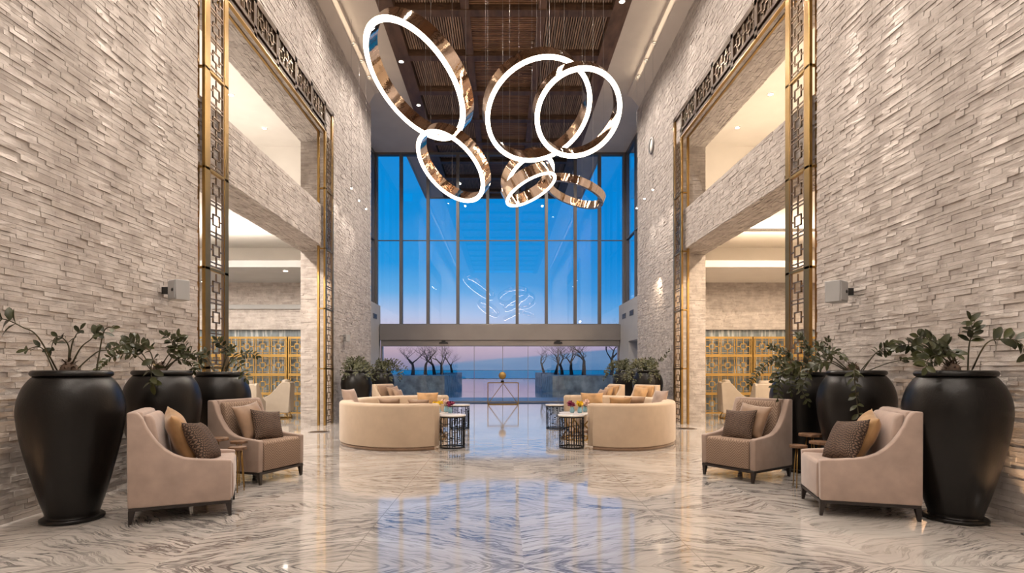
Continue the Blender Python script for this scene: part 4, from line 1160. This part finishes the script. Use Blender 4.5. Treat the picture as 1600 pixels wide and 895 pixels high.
planted(pot_xy(1337, 5.56), 1.0, 'middle right black urn with one large-leaved stem hanging down its front',
    [([(1336, 572), (1334, 578), (1338, 620), (1344, 668)], 13, .11, -.42, .1), ([(1346, 568), (1370, 550), (1395, 545), (1425, 545)], 12, .095, -.2, .5),
     ([(1348, 570), (1385, 568), (1415, 562), (1440, 558)], 6, .09, -.2, .6), ([(1328, 570), (1300, 564), (1270, 566), (1240, 576)], 10, .10, -.2, .35),
     ([(1326, 570), (1296, 566), (1268, 574), (1255, 600)], 10, .10, -.3, .4), ([(1330, 570), (1305, 560), (1290, 552), (1280, 540)], 7, .09, 0, .5), ([(1342, 570), (1368, 552), (1392, 538)], 8, .09, -.1, .5)],
    M['leaf'], .10, 17)
planted(pot_xy(1252, 6.5), .985, 'third right black urn against the brass portal, buried in drooping sprays',
    [([(1248, 572), (1215, 560), (1190, 575), (1171, 600)], 16, .07, -.3, .3), ([(1250, 572), (1232, 552), (1215, 546), (1203, 541)], 12, .065, -.1, .3), ([(1252, 570), (1258, 545), (1254, 530), (1248, 524)], 8, .08, 0, .35),
     ([(1256, 570), (1276, 552), (1288, 540), (1293, 530)], 9, .07, 0, .35), ([(1256, 570), (1284, 555), (1304, 548), (1318, 560)], 10, .09, -.05, .3), ([(1250, 572), (1228, 575), (1218, 596), (1215, 622)], 13, .09, -.38, .15),
     ([(1252, 572), (1248, 580), (1250, 602), (1262, 628)], 12, .09, -.42, .2), ([(1248, 572), (1225, 570), (1212, 585), (1210, 605)], 12, .09, -.35, .2), ([(1250, 572), (1240, 570), (1234, 590), (1236, 612)], 11, .09, -.42, .15),
     ([(1250, 572), (1234, 560), (1222, 558), (1215, 566)], 9, .09, -.2, .2), ([(1254, 571), (1264, 556), (1262, 545)], 8, .09, -.1, .3), ([(1256, 571), (1275, 568), (1280, 575)], 7, .09, -.3, .3)],
    M['leaf2'], .08, 21, cr=False)
def fern_urn(loc, sc, label, seed, n, bias=0, extra=()):
    t = thing('potted_fern', label, 'potted fern', loc)
    urn(t, sc); rg = random.Random(seed)
    for i in range(n):
        a = 2*PI*i/n + rg.uniform(-.2, .2); L = rg.uniform(.30, .55); hgt = rg.uniform(.12, .34); z0 = 1.15*sc
        if math.cos(a)*loc[0] > 0: L *= 1 - .45*abs(math.cos(a))
        c, s_ = math.cos(a), math.sin(a)
        pts = [(.04*c, .04*s_, z0), (.4*L*c + bias*.1, .4*L*s_, z0 + hgt), (.8*L*c + bias*.2, .8*L*s_, z0 + hgt*.75), (1.1*L*c + bias*.25, 1.1*L*s_, z0 + hgt*.75 - rg.uniform(.15, .38))]
        spray(t, [Vector(p) for p in pts], .005, 13, .085, rg, M['leaf2'], .15, .36)
    for pts in extra: spray(t, [Vector(p) for p in pts], .006, 14, .07, rg, M['leaf2'], .3, .4)
fern_urn((pot_xy(557, 12.6)), 1.0, 'black urn with bushy fern left of the aisle, nearer to the camera than its twin', 31, 22)
fern_urn((pot_xy(596, 14.9)), 1.0, 'black urn with arching fern behind the left fern urn, towards the windows', 32, 20, .5)
fern_urn((pot_xy(1012, 12.9)), 1.0, 'black urn with bushy fern right of the aisle, one stem reaching up to the portal', 33, 22, -.3, [[(.05, 0, 1.15), (.2, 0, 1.35), (.36, -.1, 1.50), (.42, -.25, 1.66)]])
fern_urn((pot_xy(977, 15.2)), 1.0, 'black urn with arching fern behind the right fern urn, towards the windows', 34, 20, -.5)
# small floor uplights grazing the walls behind the urns
for (px, d, sd, lb) in ((170, 4.9, -1, 'nearest the largest left urn'), (290, 6.1, -1, 'between the middle and third left urns'), (1400, 5.1, 1, 'behind the middle right urn'), (1590, 3.95, 1, 'at the right edge beside the largest urn'), (10, 3.75, -1, 'at the left edge beside the largest urn')):
    x = (GEO[sd]['x'] - .16) * sd
    t = thing('floor_uplight', 'small recessed floor uplight at the %s wall, %s' % ('left' if sd < 0 else 'right', lb), 'uplight', (x, d, 0))
    MB().lathe([(.032, 0), (.048, 0), (.048, .005), (.032, .005)], seg=20, cap=False).build('ring', M['steel'], t)
    MB().lathe([(0, .001), (.031, .001), (.031, .003), (0, .003)], seg=16, cap=False).build('lens', M['lampdim'], t)
    spot('uplight', (x, d, .02), (x + sd*.10, d, 1.0), 42, (1, .62, .34), 95, .9, .03)

# shared group phrases for the repeated things
GROUPS = {'lounge_armchair': 'upholstered armchairs in the lobby', 'throw_pillow': 'scatter cushions on the sofas and armchairs', 'slice_side_table': 'wood-slice side tables between the armchairs',
          'drum_side_table': 'black fretwork drum tables', 'potted_plant': 'large black urns with leafy plants along the walls', 'potted_fern': 'black urns with ferns near the windows',
          'curved_sofa': 'pair of curved cream sofas', 'round_coffee_table': 'coffee tables inside the sofas', 'flower_vase': 'small flower vases on the coffee tables', 'bare_tree': 'bare trees on the planters outside',
          'stone_planter': 'slate planters by the pool', 'fretwork_screen': 'gold fretwork screens at the back of the lounges', 'brass_portal_frame': 'brass portal frames of the wall openings',
          'ivory_lounge_chair': 'ivory chairs in the side lounges', 'wall_speaker': 'box speakers on the stone walls', 'recessed_downlight': 'recessed ceiling downlights', 'cove_downlight': 'small downlights in the cove ledges',
          'floor_uplight': 'recessed floor uplights along the walls', 'floor_grille': 'round floor grilles', 'wall_vent': 'slotted air vents', 'motion_sensor': 'motion sensors over the sliding doors'}
for o in COL.objects:
    if o.parent is None and 'label' in o.keys() and 'group' not in o.keys():
        k = o.name.split('.')[0]
        if k in GROUPS: o['group'] = GROUPS[k]
